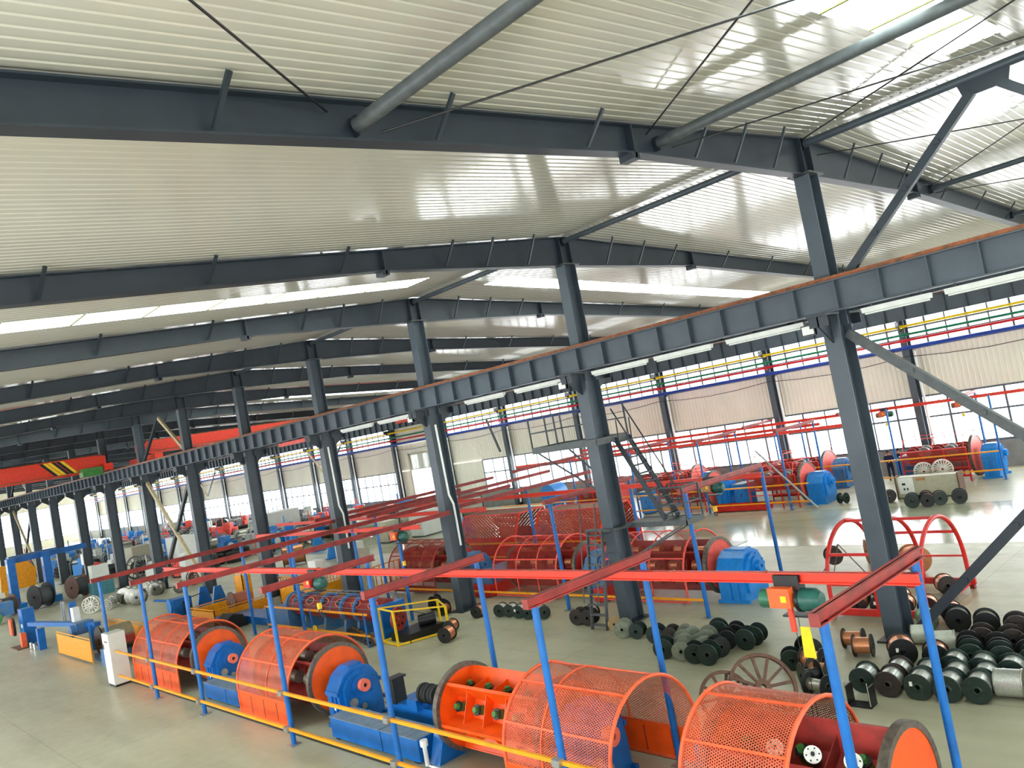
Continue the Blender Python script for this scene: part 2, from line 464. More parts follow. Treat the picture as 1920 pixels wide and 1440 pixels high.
for side, y in (('near', YN), ('far', YF)):
    w = thing('wall_' + side, None, None, kind='structure')
    n_ = (0, -1 if side == 'far' else 1, 0)
    for z1, z2 in ((0, ZD), (7.7, zroof(XL))): ribs(MB(), (XL, y, z1), (1, 0, 0), (0, 0, z2 - z1), n_, XW - XL, .27, .035).build('cladding_sheet', clad, w, True, .3)
    gf = MB()  # guessed end walls; their tall glass is added to bring in daylight
    for k in range(29): gf.box(XL + 2 * k, XL + 2 * k + .1, y - .05, y + .05, ZD, 7.7)
    for z in (ZD, 3.2, 5.0, 7.65): gf.box(XL, XW, y - .05, y + .05, z, z + .09)
    gf.build('added_glazing_frame', mull, w, False)
    tag(MB().box(XL, XW, y - .004, y + .004, ZD, 7.7).build('added_glazing', glass, w, False), kind='stuff')
    MB().prism([(XL, y, zroof(XL)), (XW, y, zroof(XL)), (XW, y, zroof(XW) + .1), (XR, y, ZR + .1), (XL, y, zroof(XL) + .05)], (0, .05 if side == 'far' else -.05, 0)).build('gable', clad, w, False)

# ------------------------------------------------------------------ steel frames
def hsec(mb, x, y, z0, z1, dx, by, t=.03):
    """H column: flanges face -x / +x"""
    mb.box(x - dx / 2, x - dx / 2 + t, y - by / 2, y + by / 2, z0, z1)
    mb.box(x + dx / 2 - t, x + dx / 2, y - by / 2, y + by / 2, z0, z1)
    mb.box(x - dx / 2 + t, x + dx / 2 - t, y - t / 2, y + t / 2, z0, z1)
    return mb
COLBASE = 'ridge-row columns'
col_note = {0: 'dark steel column beside the copper spools, nearest of the ridge row',
            1: 'dark steel column carrying the stair platform', 2: 'dark steel column behind the short spool row, with white conduit',
            3: 'dark steel column behind the tubular strander'}
for i in range(-3, NB):
    y = fy(i)
    lab = col_note.get(i, ('dark steel column out behind the camera, %s bay' % ORD[-i]) if i < 0 else '%s dark steel column of the ridge row, counted from the copper spools' % ORD[i])
    c = thing('steel_column', lab, 'column', (XR, y, 0), 'ridge row of steel columns')
    hsec(MB(), XR, y, .03, 8.0, .72, .46).build('lower_shaft', steel, c, False)
    hsec(MB(), XR, y, 8.0, 11.95, .56, .40).build('upper_shaft', steel, c, False)
    MB().box(XR - .55, XR + .55, y - .38, y + .38, 0, .04).build('base_plate', steel_d, c, False)
    MB().box(XR - .42, XR + .42, y - .3, y + .3, 11.93, 11.97).build('cap_plate', steel_g, c, False)
    for s in (-1, 1):
        MB().prism([(XR + s * .34, y - .02, 7.55), (XR + s * 1.0, y - .02, 8.0), (XR + s * 1.0, y - .02, 8.28), (XR + s * .34, y - .02, 8.28)], (0, .04, 0)).box(min(XR + s * .3, XR + s * 1.05), max(XR + s * .3, XR + s * 1.05), y - .26, y + .26, 8.26, 8.31).box(XR + s * .98 - .02, XR + s * .98 + .02, y - .24, y + .24, 8.0, 8.28).build('corbel', steel_d, c, False)
    if i in (2, 3):
        MB().path([(XR + .05, y - .30, 2.6), (XR + .05, y - .30, 4.3), (XR - .1, y - .30, 4.7), (XR - .15, y - .30, 7.6)], .045, 8).build('conduit', white, c)

def rafter(i):
    y = fy(i)
    lab = 'dark roof rafter over the ' + ('copper spools, nearest in view' if i == 0 else 'stair platform column' if i == 1 else 'area behind the camera, %s bay' % ORD[-i] if i < 0 else '%s ridge column, counted from the copper spools' % ORD[i])
    r = thing('roof_rafter', lab, 'rafter', (XR, y, 11.9), 'roof rafters')
    def zb(x):
        a = abs(x - XR); d = .93 if a < .35 else .93 - .39 * min(1, (a - .35) / 7.1)
        return zroof(x) - .08 - d
    xs = [XL, 0, 6, XR - 7.45, XR - .35, XR, XR + .35, XR + 7.45, 34, 41, XW]
    top = [(x, y - .008, zroof(x) - .09) for x in xs]; bot = [(x, y - .008, zb(x)) for x in xs]
    web = MB(); fl = MB()
    for k in range(len(xs) - 1):
        web.prism([bot[k], bot[k + 1], top[k + 1], top[k]], (0, .016, 0))
        for L, t in ((top, .03), (bot, -.03)):
            a, b = L[k], L[k + 1]
            n = len(fl.v)
            fl.v += [(a[0], y - .15, a[2]), (b[0], y - .15, b[2]), (b[0], y + .15, b[2]), (a[0], y + .15, a[2]),
                     (a[0], y - .15, a[2] + t), (b[0], y - .15, b[2] + t), (b[0], y + .15, b[2] + t), (a[0], y + .15, a[2] + t)]
            fl.f += [tuple(n + q for q in p) for p in ((0, 1, 2, 3), (7, 6, 5, 4), (0, 1, 5, 4), (1, 2, 6, 5), (2, 3, 7, 6), (3, 0, 4, 7))]
    web.build('web', steel_d, r, False); fl.build('flange', steel_d, r, False)
    for x in (12.85, 27.8): MB().box(x - .03, x + .03, y - .17, y + .17, zb(x) - .14, zroof(x) - .1).box(x - .12, x + .1, y - .17, y + .17, zb(x) - .16, zb(x) - .03).build('splice_plate', steel_d, r, False)
    for s in (-1, 1): MB().box(XR + s * .24 - .015, XR + s * .24 + .015, y - .15, y + .15, zb(XR), zroof(XR) - .1).build('stiffener', steel_d, r, False)
    for x in (.9, 4.4, 7.9, 11.45, 15.0, 16.6, 18.4, 22.35, 24.2, 26.2, 29.9, 33.5, 37.1, 40.6, 44.1):
        MB().bar((x, y - .13, zb(x) + .04), (x + .1, y - .55, zroof(x) - .02), .07, .05).build('fly_brace', steel_d, r, False)
        if i >= 1: MB().bar((x, y + .13, zb(x) + .04), (x - .1, y + .55, zroof(x) - .02), .05, .04).build('fly_brace', steel_d, r, False)
for i in range(-3, NB): rafter(i)

# wall columns on the window wall
for i in range(-3, NB):
    y = fy(i)
    lab = 'grey wall column between windows, %s counted from the nearest bay' % ORD[i] if i >= 0 else 'grey wall column out of view, %s' % ORD[-i]
    c = thing('wall_column', lab, 'column', (XW - .35, y, 0), 'wall columns by the windows')
    hsec(MB(), XW - .38, y, 0, zroof(XW) - .3, .55, .38).build('shaft', steel, c, False)
    MB().prism([(XW - .65, y - .02, 8.2), (XW - 1.35, y - .02, 8.5), (XW - 1.35, y - .02, 8.78), (XW - .65, y - .02, 8.78)], (0, .04, 0)).build('corbel', steel_d, c, False)
    MB().tube((XW - .5, y - .42, .3), (XW - .5, y - .42, 7.0), .075, 8).build('downpipe', white, c)
for i in range(-3, NB):
    y = fy(i)
    c = thing('side_column', 'steel column of the unseen side wall, %s' % ORD[i + 3], 'column', (XL + .35, y, 0), 'columns of the side wall')
    hsec(MB(), XL + .38, y, 0, zroof(XL) - .3, .55, .38).build('shaft', steel, c, False)

# crane runway girders
def girder(x, zb, zt, lab, rail_x, group='crane runway girders', wide=.34):
    g = thing('crane_girder', lab, 'girder', (x, YN, zb), group)
    MB().box(x - .01, x + .01, YN, YF, zb + .03, zt - .03).build('web', steel, g, False)
    MB().box(x - wide / 2, x + wide / 2, YN, YF, zt - .03, zt).build('upper_flange', steel, g, False)
    MB().box(x - wide / 2, x + wide / 2, YN, YF, zb, zb + .03).build('lower_flange', steel, g, False)
    MB().box(rail_x - .045, rail_x + .045, YN, YF, zt, zt + .11).box(rail_x - .12, rail_x + .12, YN, YF, zt, zt + .02).build('crane_rail', rust, g, False)
    st = MB().box(x - wide / 2, x + wide / 2, -.012, .012, zb + .03, zt - .03)
    off = OFF[g]; OFF[g] = Vector((off.x, 0, off.z))
    s0 = st.build('stiffener', steel, g, False); OFF[g] = off
    rest = MB()
    k = 0
    for i in range(-4, NB):
        for q in range(8):
            y = fy(i) + D * (q + .5) / 8
            if -1 <= i <= 9:
                o = s0 if k == 0 else dup(s0, g)
                o.location = (0, y - YN, 0); k += 1
            else: rest.box(x - wide / 2, x + wide / 2, y - .012, y + .012, zb + .03, zt - .03)
    tag(rest.build('stiffener_field', steel, g, False), kind='stuff')
    return g
girder(19.55, 8.31, 9.08, 'long slate-grey crane girder with rusty rail on the ridge columns', 19.55)
girder(21.05, 8.31, 9.08, 'crane girder hidden behind the ridge columns, window side', 21.05)
girder(XW - 1.05, 8.8, 9.85, 'crane girder along the window wall above the coloured pipes', XW - 1.05)
girder(XL + 1.05, 8.31, 9.08, 'crane girder along the unseen side wall', XL + 1.05)

# tie tubes between rafters, bracing rods
def tie(x, ya, yb, lab, r=.11, dz=.42):
    t = thing('roof_tie_tube', lab, 'tube', (x, ya, zroof(x) - dz), 'round roof tie tubes')
    MB().tube((x, ya + .12, zroof(x) - dz), (x, yb - .12, zroof(x) - dz), r, 14).build('tube', steel_g if x < XR - .1 else steel, t)
    for y, s in ((ya, 1), (yb, -1)): MB().cbox((x, y + s * .07, zroof(x) - dz), (.02, .14, .3)).build('end_plate', steel_d, t, False)
tie(6.5, fy(-1), fy(0), 'thick grey roof tube at the top, ending at the nearest rafter')
tie(13.75, fy(-1), fy(0), 'long grey roof tube crossing below the near skylight')
tie(XR + .02, fy(-1), fy(0), 'dark ridge tube carrying the brace gusset', .10, .22)
tie(29.3, fy(-1), fy(0), 'dark roof tube sloping off beside the diagonal brace', .09, .3)
tie(38.3, fy(-1), fy(0), 'short visible dark roof tube by the frame edge', .09, .3)
for i in range(0, 9): tie(XR + .02, fy(i), fy(i + 1), 'ridge tube in the %s bay behind the nearest rafter' % ORD[i], .09, .22)
def rod(p, q, lab):
    a = Vector(p); b = Vector(q)
    t = MB().tube(a, b, .017, 6).build('bracing_rod', black, None)
    tag(t, lab, 'rod', 'thin roof bracing rods')
zr = lambda x, d=.25: zroof(x) - d
rod((6.05, fy(0) - .1, zr(6.05)), (XL + 3, fy(-1), zr(XL + 3)), 'thin rod sloping to the nearest rafter beside the thick grey tube')
rod((6.9, fy(0) - .1, zr(6.9, .5)), (13.6, fy(-1), zr(13.6)), 'thin rod rising from the thick grey tube foot')
rod((13.4, fy(0) - .1, zr(13.4)), (6.7, fy(-1), zr(6.7)), 'thin rod rising steeply from the tube joint beside the hanging splice')
rod((14.2, fy(0) - .1, zr(14.2, .5)), (XR, fy(-1), zr(XR)), 'thin rod crossing under the near skylight towards the ridge')
rod((XR - .1, fy(0) - .1, zr(XR - .1, .12)), (13.9, fy(-1), zr(13.9)), 'thin rod rising from the ridge column head')
rod((21.0, fy(0) - .1, zr(21, .4)), (29.2, fy(-1), zr(29.2)), 'thin rod on the window-side slope, starting at the ridge')
rod((29.0, fy(0) - .1, zr(29, .3)), (20.6, fy(-1), zr(20.6)), 'thin rod on the window-side slope, starting at the dark roof tube')
rod((29.6, fy(0) - .1, zr(29.6, .4)), (38.2, fy(-1), zr(38.2)), 'thin rod running outwards from the dark roof tube')

# diagonal braces in the ridge row
def brace(p, q, lab, m=steel_d, w=.2, h=.16, boltn=3):
    b = thing('diagonal_brace', lab, 'brace', p, 'diagonal braces of the ridge row')
    MB().bar(p, q, w, h, (1, 0, 0)).build('member', m, b, False)
    P, Q = Vector(p), Vector(q)
    for k in range(1, boltn + 1): 
        c = P.lerp(Q, k / (boltn + 1)); MB().cbox(c, (w * 1.25, .14, .10)).build('batten_plate', m, b, False)
ym = fy(0) - D / 2
brace((XR, fy(0) - .55, 9.2), (XR, ym + .28, 12.42), 'dark diagonal brace from the girder up to the ridge gusset')
brace((XR, fy(-1) + .55, 9.2), (XR, ym - .28, 12.42), 'dark diagonal brace falling away from the ridge gusset')
g = MB().prism([(XR - .02, ym - .55, 12.72), (XR - .02, ym + .55, 12.72), (XR - .02, ym + .45, 12.35), (XR - .02, ym - .45, 12.35)], (.04, 0, 0)).build('brace_gusset', steel_d, None, False)
tag(g, 'dark gusset plate under the ridge tube joining two braces', 'gusset')
brace((XR, fy(0) - .25, 7.75), (XR, fy(-1) + .3, .5), 'dusty diagonal brace falling from the nearest column head', cream_brace if False else steel_g, .22, .2, 5)
brace((XR, fy(0) - .5, .25), (XR, fy(-1) + .3, 7.75), 'black diagonal brace rising from the nearest column foot', steel_d, .22, .2, 5)
for i, n in ((5, 'behind the white reel cabinets'), (10, 'at the far end of the hall')):
    brace((XR, fy(i + 1) - .3, 7.7), (XR, fy(i) + .3, .4), 'cream diagonal brace ' + n, cream_brace, .24, .2, 0)
    brace((XR + .05, fy(i) + .3, 7.7), (XR + .05, fy(i + 1) - .3, .4), 'dark diagonal brace crossing the cream one ' + n, steel_d, .24, .2, 0)
    brace((XR, fy(i + .5) - .1, 11.9), (XR, fy(i) + .3, 9.2), 'cream upper brace above the girder ' + n, cream_brace, .2, .16, 0)
    brace((XR, fy(i + .5) + .1, 11.9), (XR, fy(i + 1) - .3, 9.2), 'dark upper brace above the girder ' + n, steel_d, .2, .16, 0)
for i in (8, 12):
    brace((XW - 1.08, fy(i) + .6, 8.2), (XW - 1.08, fy(i + .5) - .06, 5.0), 'dark wall brace in the V above window bay %s' % ORD[i], steel_g, .16, .14, 0)
    brace((XW - 1.08, fy(i + 1) - .6, 8.2), (XW - 1.08, fy(i + .5) + .08, 4.9), 'dusty wall brace in the V above window bay %s' % ORD[i], cream_brace, .16, .14, 0)

brace((XW - 1.08, fy(5) + 1.5, 8.0), (XW - 1.08, fy(5) + .4, 4.9), 'steep dark wall brace beside the sheeted wall bay', steel_g, .16, .14, 0)
# lamps and floodlights under the near girder
lampg = 'tube lamps under the crane girder'
for k, (ya, yb) in enumerate([(4.2, 6.2), (6.5, 8.1), (9.6, 11.9), (12.4, 14.4), (14.7, 16.9), (18.3, 20.6), (21.2, 23.4), (26.9, 29.4), (29.9, 32.5)]):
    t = thing('tube_lamp', '%s white tube lamp under the crane girder, counted from the frame edge' % ORD[k], 'lamp', (19.75, ya, 8.2), lampg)
    MB().prism([(19.66, ya, 8.24), (19.84, ya, 8.24), (19.80, ya, 8.12), (19.70, ya, 8.12)], (0, yb - ya, 0)).build('reflector', white, t, False)
    MB().tube((19.75, ya + .05, 8.09), (19.75, yb - .05, 8.09), .022, 8).build('lamp_tube', white, t)
    MB().box(19.73, 19.77, ya + .2, ya + .24, 8.24, 8.32).box(19.73, 19.77, yb - .24, yb - .2, 8.24, 8.32).build('hanger', steel_d, t, False)
for k, (i, n) in enumerate([(0, 'nearest column, beside the diagonal brace'), (1, 'stair platform column'), (2, 'column with the white conduit')]):
    y = fy(i) + .35
    t = thing('floodlight', 'small square floodlight on the ' + n, 'floodlight', (19.5, y, 7.9), 'floodlights on the ridge columns')
    MB().box(19.42, 19.52, y - .18, y + .18, 7.85, 8.12).build('housing', black, t, False)
    MB().box(19.41, 19.42, y - .15, y + .15, 7.88, 8.09).build('front_glass', white, t, False)
    MB().bar((19.5, y, 8.0), (19.98, y, 8.05), .04, .04).build('bracket', black, t, False)
tag(MB().prism([(20.3, 35.4, 8.12), (20.7, 35.4, 8.12), (20.7, 35.4, 8.3), (20.3, 35.4, 8.3)], (0, 4.5, 0)).build('red_hanging_beam', coral, None, False), 'salmon red beam hanging under the crane girder, far along', 'beam')

# coloured pipes along the window wall
for z, m, n in ((8.46, yellow, 'yellow'), (7.98, mat('pipe_green', '#157a5a', .4), 'green'), (7.65, mat('pipe_red', '#d42030', .4), 'red'), (7.24, mat('pipe_blue', '#2544a4', .4), 'blue')):
    p = thing('wall_pipe', n + ' pipe running along the window wall by the clerestory', 'pipe', (XW - .85, YN, z), 'coloured pipes on the window wall')
    MB().tube((XW - .85, YN, z), (XW - .85, YF, z), .075 if n != 'blue' else .11, 8).build('pipe_run', m, p)
    for i in range(0, 10): MB().box(XW - .9, XW - .6, fy(i) - .1, fy(i) + .1, z - .11, z + .09).build('clamp', m if n != 'blue' else black, p, False)
pts = []
for i in range(-1, 16):
    for q in range(4):
        t = q / 4; pts.append((XW - .95, fy(i) + D * t, 6.75 - .25 * math.sin(PI * t)))
tag(MB().path(pts, .02, 5).build('sagging_cable', black, None), 'thin black cable sagging between the wall columns', 'cable')

# overhead travelling cranes
def crane(y, xa, xb, zb, zt, lab, m, stripes):
    c = thing('overhead_crane', lab, 'crane', ((xa + xb) / 2, y, zb), 'overhead cranes')
    for s in (0, 2.6):
        MB().prism([(xa, y + s, zb + .3), (xa + 1.2, y + s, zb), (xb - 1.2, y + s, zb), (xb, y + s, zb + .35), (xb, y + s, zt - .1), (xb - .8, y + s, zt), (xa, y + s, zt)], (0, .5, 0)).build('bridge_girder', m, c, False)
        MB().box(xa, xb, y + s + .2, y + s + .3, zt, zt + .08).build('trolley_rail', rust, c, False)
    MB().box(xb - .5, xb + .1, y - 1.2, y + 4.4, 9.25, 9.75).build('end_carriage', m, c, False)
    MB().box(xa - .1, xa + .5, y - 1.2, y + 4.4, 9.25, 9.75).build('end_carriage', m, c, False)
    for yy in (y - .8, y + 4): MB().tube((xb - .25, yy, 9.28), (xb - .05, yy, 9.28), .1, 12).build('wheel', black, c)
    MB().box(xb - 2.0, xb - .6, y - 1.1, y - .15, zb - .35, zb + .25).build('drive_motor', green if stripes else greend, c, False)
    MB().box(xa, xb, y - .5, y - .1, zb + .02, zb + .06).build('walkway', rust, c, False)
    if stripes:
        for k in range(3):
            x = xb - 3.6 + k * .55
            MB().prism([(x, y - .012, zb + .1), (x + .24, y - .012, zb + .1), (x - .65, y - .012, zt - .05), (x - .89, y - .012, zt - .05)], (0, .02, 0)).build('warning_stripe', yellow if k % 2 else black, c, False)
            MB().prism([(x + .25, y - .012, zb + .1), (x + .49, y - .012, zb + .1), (x - .40, y - .012, zt - .05), (x - .64, y - .012, zt - .05)], (0, .02, 0)).build('warning_stripe', black if k % 2 else yellow, c, False)
    return c
crane(66.0, XL + 1.2, 19.4, 9.35, 10.5, 'bright orange overhead crane with yellow and black stripes', red_hot, True)
crane(62.0, 21.3, XW - 1.35, 9.95, 10.8, 'orange overhead crane in the window-side bay', red_hot, False)
# ------------------------------------------------------------------ hoist gantries of blue posts and red beams
def gantry(label, posts, beams, monos, rails=(), pr=.065, mpost=blue, group='hoist gantries', mrail=amber, zp=3.95):
    x0, y0 = posts[0]
    g = thing('hoist_gantry', label, 'gantry', (x0, y0, 0), group)
    for x, y in posts:
        p = MB().tube((x, y, 0), (x, y, zp), pr, 12).build('post', mpost, g)
        MB().box(x - .14, x + .14, y - .14, y + .14, 0, .025).build('foot_plate', zinc, p, False)
    for xa, xb, y, z in beams:
        h = .17
        MB().box(xa, xb, y - .07, y + .07, z, z + .02).box(xa, xb, y - .07, y + .07, z + h - .02, z + h).box(xa, xb, y - .012, y + .012, z, z + h).box(xa - .005, xa + .005, y - .07, y + .07, z, z + h).build('cross_beam', red_beam, g, False)
    for x, ya, yb, z in monos:
        MB().box(x - .07, x + .07, ya, yb, z, z + .02).box(x - .07, x + .07, ya, yb, z + .15, z + .17).box(x - .012, x + .012, ya, yb, z, z + .17).build('monorail', red_hot if zp > 3.9 else red_beam, g, False)
        k = ya + .6
        while k < yb:
            MB().box(x - .075, x + .075, k - .015, k + .015, z + .17, z + .19).build('splice_strap', dust, g, False); k += 1.9
    for x, ya, yb, z in rails:
        MB().box(x - .03, x + .03, ya, yb, z - .035, z + .035).build('guard_rail', mrail, g, False)
        for px, py in posts:
            if abs(px - x) < .3 and ya < py < yb: MB().box(x - .1, x + .04, py - .09, py + .09, z - .06, z + .06).build('rail_clamp', zinc, g, False)
    return g
PY = [5.03, 10.15, 15.2, 20.05, 25.8, 29.9, 34.6]
gantry('near hoist gantry of blue posts and red beams over the orange stranding line',
       [(9.25, y) for y in PY] + [(12.25, y) for y in PY[:4]],
       [(9.05, 12.5, y, 3.93) for y in PY[:4]] + [(9.05, 20.0, 25.9, 3.93), (9.05, 27.5, 30.3, 3.93), (9.05, 28.0, 34.96, 3.93)],
       [(12.1, 4.95, 35.8, 3.62)],
       [(9.16, 5.2, 33.6, 1.36), (9.16, 5.2, 33.6, .45)])
gantry('hoist gantry over the tubular strander, beyond the copper spool pair', [(18.5, 27.6), (18.5, 31.0), (15.2, 30.3), (18.5, 37.2), (15.2, 34.96)], [], [(18.5, 26.0, 40.5, 3.68)], pr=.07)
gantry('hoist gantry of blue posts over the maroon stranding line', [(20.9, 15.1), (20.9, 21.1), (25.6, 15.1), (25.6, 21.1), (25.6, 27.2), (25.6, 33.0), (21.0, 33.0)],
       [(20.6, 25.7, 15.1, 3.93), (20.6, 25.7, 21.1, 3.93), (20.6, 30.2, 27.2, 3.93), (20.6, 33.2, 33.0, 3.93), (20.6, 33.2, 38.0, 3.93)],
       [(25.2, 14.9, 42, 3.65), (22.4, 26.5, 46, 3.6)], [(21.35, 15.4, 35.5, .42), (21.35, 27.6, 35.5, 1.3)], pr=.07)
gantry('hoist gantry with amber rails in front of the far red machines', [(38.7, 21.5), (38.7, 26.5), (38.7, 31.5), (38.7, 36.5), (42.8, 21.5), (42.8, 26.5), (42.8, 31.5)],
       [(38.5, 43.0, 21.5, 4.1), (38.5, 43.0, 26.5, 4.1), (38.5, 43.0, 31.5, 4.1), (33.5, 43.0, 36.5, 4.1)],
       [(40.8, 17.5, 44, 3.8)], [(38.65, 20.3, 44, .45), (38.65, 20.3, 44, 1.35)], pr=.06, zp=4.12, mrail=amber)
gantry('hoist gantry with amber rails right under the windows', [(44.0, 12.9), (44.0, 17.9), (44.0, 22.9), (44.0, 28), (47.3, 14.5), (47.3, 20.5), (47.3, 26.5)],
       [(43.8, 47.5, 14.5, 4.2), (43.8, 47.5, 20.5, 4.2), (43.8, 47.5, 26.5, 4.2)],
       [(46.0, 11.5, 42, 4.0), (44.6, 22, 40, 3.75)], [(44.0, 12.9, 32, .5), (44.0, 12.9, 32, 1.42)], pr=.055, zp=4.2, mrail=amber)
tag(MB().tube((38.6, 20.0, .05), (38.6, 22.9, 3.3), .05, 10).build('leaning_pole', zinc, None), 'grey pole leaning across the amber rails', 'pole')

def hoist(x, y, z, label, m_box, m_drum, hook_z, sc=1.):
    h = thing('chain_hoist', label, 'hoist', (x, y, z), 'electric hoists on the monorails')
    MB().tube((x, y + .55 * sc, z - .25 * sc), (x, y + .12 * sc, z - .25 * sc), .16 * sc, 18).build('rope_drum', m_drum, h)
    MB().lathe([(0, 0), (0, .19 * sc), (.28 * sc, .19 * sc), (.38 * sc, .12 * sc), (.4 * sc, 0)], (x, y - .12 * sc, z - .25 * sc), (0, -1, 0), 18).build('motor', greend, h)
    MB().ring((x, y - .14 * sc, z - .25 * sc), (0, 1, 0), .15 * sc, .205 * sc, .06 * sc, 18).build('motor_band', black, h)
    MB().box(x - .26 * sc, x - .1 * sc, y - .08 * sc, y + .3 * sc, z - .34 * sc, z - .02 * sc).build('control_box', m_box, h, False)
    b = MB().box(x - .27 * sc, x - .255 * sc, y - .02 * sc, y + .08 * sc, z - .24 * sc, z - .14 * sc).build('warning_label', yellow, h, False)
    MB().box(x - .10 * sc, x + .10 * sc, y - .2 * sc, y + .25 * sc, z - .1 * sc, z + .16 * sc).build('trolley', black, h, False)
    MB().box(x - .12, x + .12, y - .35 * sc, y + .18 * sc, z - .52 * sc, z - .49 * sc).build('rope_guide', black, h, False)
    MB().tube((x, y - .02, z - .5 * sc), (x, y - .02, hook_z + .1), .006, 5).tube((x, y + .06, z - .5 * sc), (x, y + .06, hook_z + .1), .006, 5).build('hoist_rope', black, h)
    MB().box(x - .05, x + .05, y - .04, y + .08, hook_z - .06, hook_z + .12).build('hook_block', yellow if hook_z > .6 else black, h, False)
    MB().path([(x, y + .02 + .07 * math.sin(a), hook_z - .13 + .07 * math.cos(a)) for a in [k * .45 for k in range(11)]], .018, 6).build('hook', black, h)
    return h
h1 = hoist(12.1, 7.02, 3.6, 'green and orange electric hoist on the near monorail with yellow tag', mat('hoist_orange', '#f0642a', .45), mat('hoist_green', '#2f6f52', .4), .25)
MB().box(11.9, 11.96, 6.97, 7.05, 2.86, 3.36).build('pendant_control', mat('pendant_red', '#d8442a', .5), h1, False)
t = MB().prism([(11.93, 6.74, 2.95), (11.93, 6.90, 2.95), (11.93, 6.93, 2.45), (11.93, 6.72, 2.45)], (.01, 0, 0)).build('yellow_tag', yellow, h1, False)
hoist(12.1, 22.9, 3.6, 'green hoist on the near monorail, beyond the second blue post pair', red, greend, 2.6)
hoist(18.5, 27.5, 3.66, 'orange and black hoist hanging over the tubular strander', orange_l, black, 2.3)
hoist(46.0, 18.8, 4.0, 'small orange hoist under the beam by the windows, beside the near column', orange_l, dust, 3.2, .9)
hoist(46.0, 14.8, 4.0, 'small orange hoist under the beam by the windows, beyond the brace', orange_l, dust, 3.2, .9)
hoist(25.2, 17.0, 3.66, 'green hoist under the red beam in front of the far blue gearbox', wood, greend, 2.6)

# ------------------------------------------------------------------ guard hoods
def arch(cx, R, zc, y, z0, n=20):
    pts = [(cx - R, y, z0)]
    pts += [(cx - R * math.cos(a), y, zc + R * math.sin(a)) for a in [PI * k / n for k in range(n + 1)]]
    pts.append((cx + R, y, z0))
    return pts
def hood(label, cx, R, zc, ya, yb, mf, mp, ms, solid=.72, rings=(.5,), bars=(.2, .42, .62, .82), slots=3, rr=.035, group='arched guard hoods', z0=.06):
    h = thing('guard_hood', label, 'guard hood', (cx, ya, 0), group)
    P = arch(cx, R, zc, ya, solid)
    MB().sheet(P, (0, yb - ya, 0)).build('mesh_cover', mp, h)
    for q in [0, 1] + list(rings):
        y = ya + (yb - ya) * q
        MB().path(arch(cx, R + .01, zc, y, z0 if q in (0, 1) else solid), rr if q in (0, 1) else rr * .65, 8).build('arch_rib', mf, h)
    for a in bars:
        t = PI * a
        x, z = cx - (R + .012) * math.cos(t), zc + (R + .012) * math.sin(t)
        MB().bar((x, ya, z), (x, yb, z), .045, .03, (math.cos(t), 0, -math.sin(t))).build('long_bar', mf, h, False)
    for s in (-1, 1):
        x = cx + s * R
        if solid > .2:
            pan = MB().box(x - .008, x + .008, ya, yb, z0 + .05, solid).build('side_panel', ms, h, False)
            for k in range(slots):
                y = ya + (yb - ya) * (k + 1) / (slots + 1)
                MB().box(x - .016, x + .016, y - .015, y + .015, z0 + .08, solid - .08).build('panel_rib', red_beam if ms is orange else ms, pan, False)
            MB().bar((x, ya, solid), (x, yb, solid), .03, .03).build('long_bar', mf, h, False)
        MB().bar((x, ya, z0 + .04), (x, yb, z0 + .04), .05, .06).build('bottom_rail', mf, h, False)
        for y in (ya + .25, yb - .25): MB().tube((x - .03, y, .05), (x + .03, y, .05), .05, 10).build('roller', zinc, h)
    return h
CX = 11.05
hood('orange perforated guard hood beside the pale grey cabinet', CX, 1.27, .86, 29.2, 33.7, orange_l, og_perf, orange, rings=(.33, .66), slots=5, bars=(.2, .42, .68))
hood('orange perforated guard hood between the two blue gearboxes', CX, 1.27, .86, 21.1, 24.3, orange_l, og_perf, orange, rings=(.4,), bars=(.2, .42, .68))
hood('orange perforated guard hood pulled off the open rotor', CX, 1.27, .86, 9.62, 12.3, orange_l, og_perf, orange, rings=(.62,), bars=(.15, .36, .58))
hood('orange perforated guard hood beside the largest orange disc', CX, 1.27, .86, 6.42, 8.2, orange_l, og_perf, orange, rings=(), bars=(.22, .45))

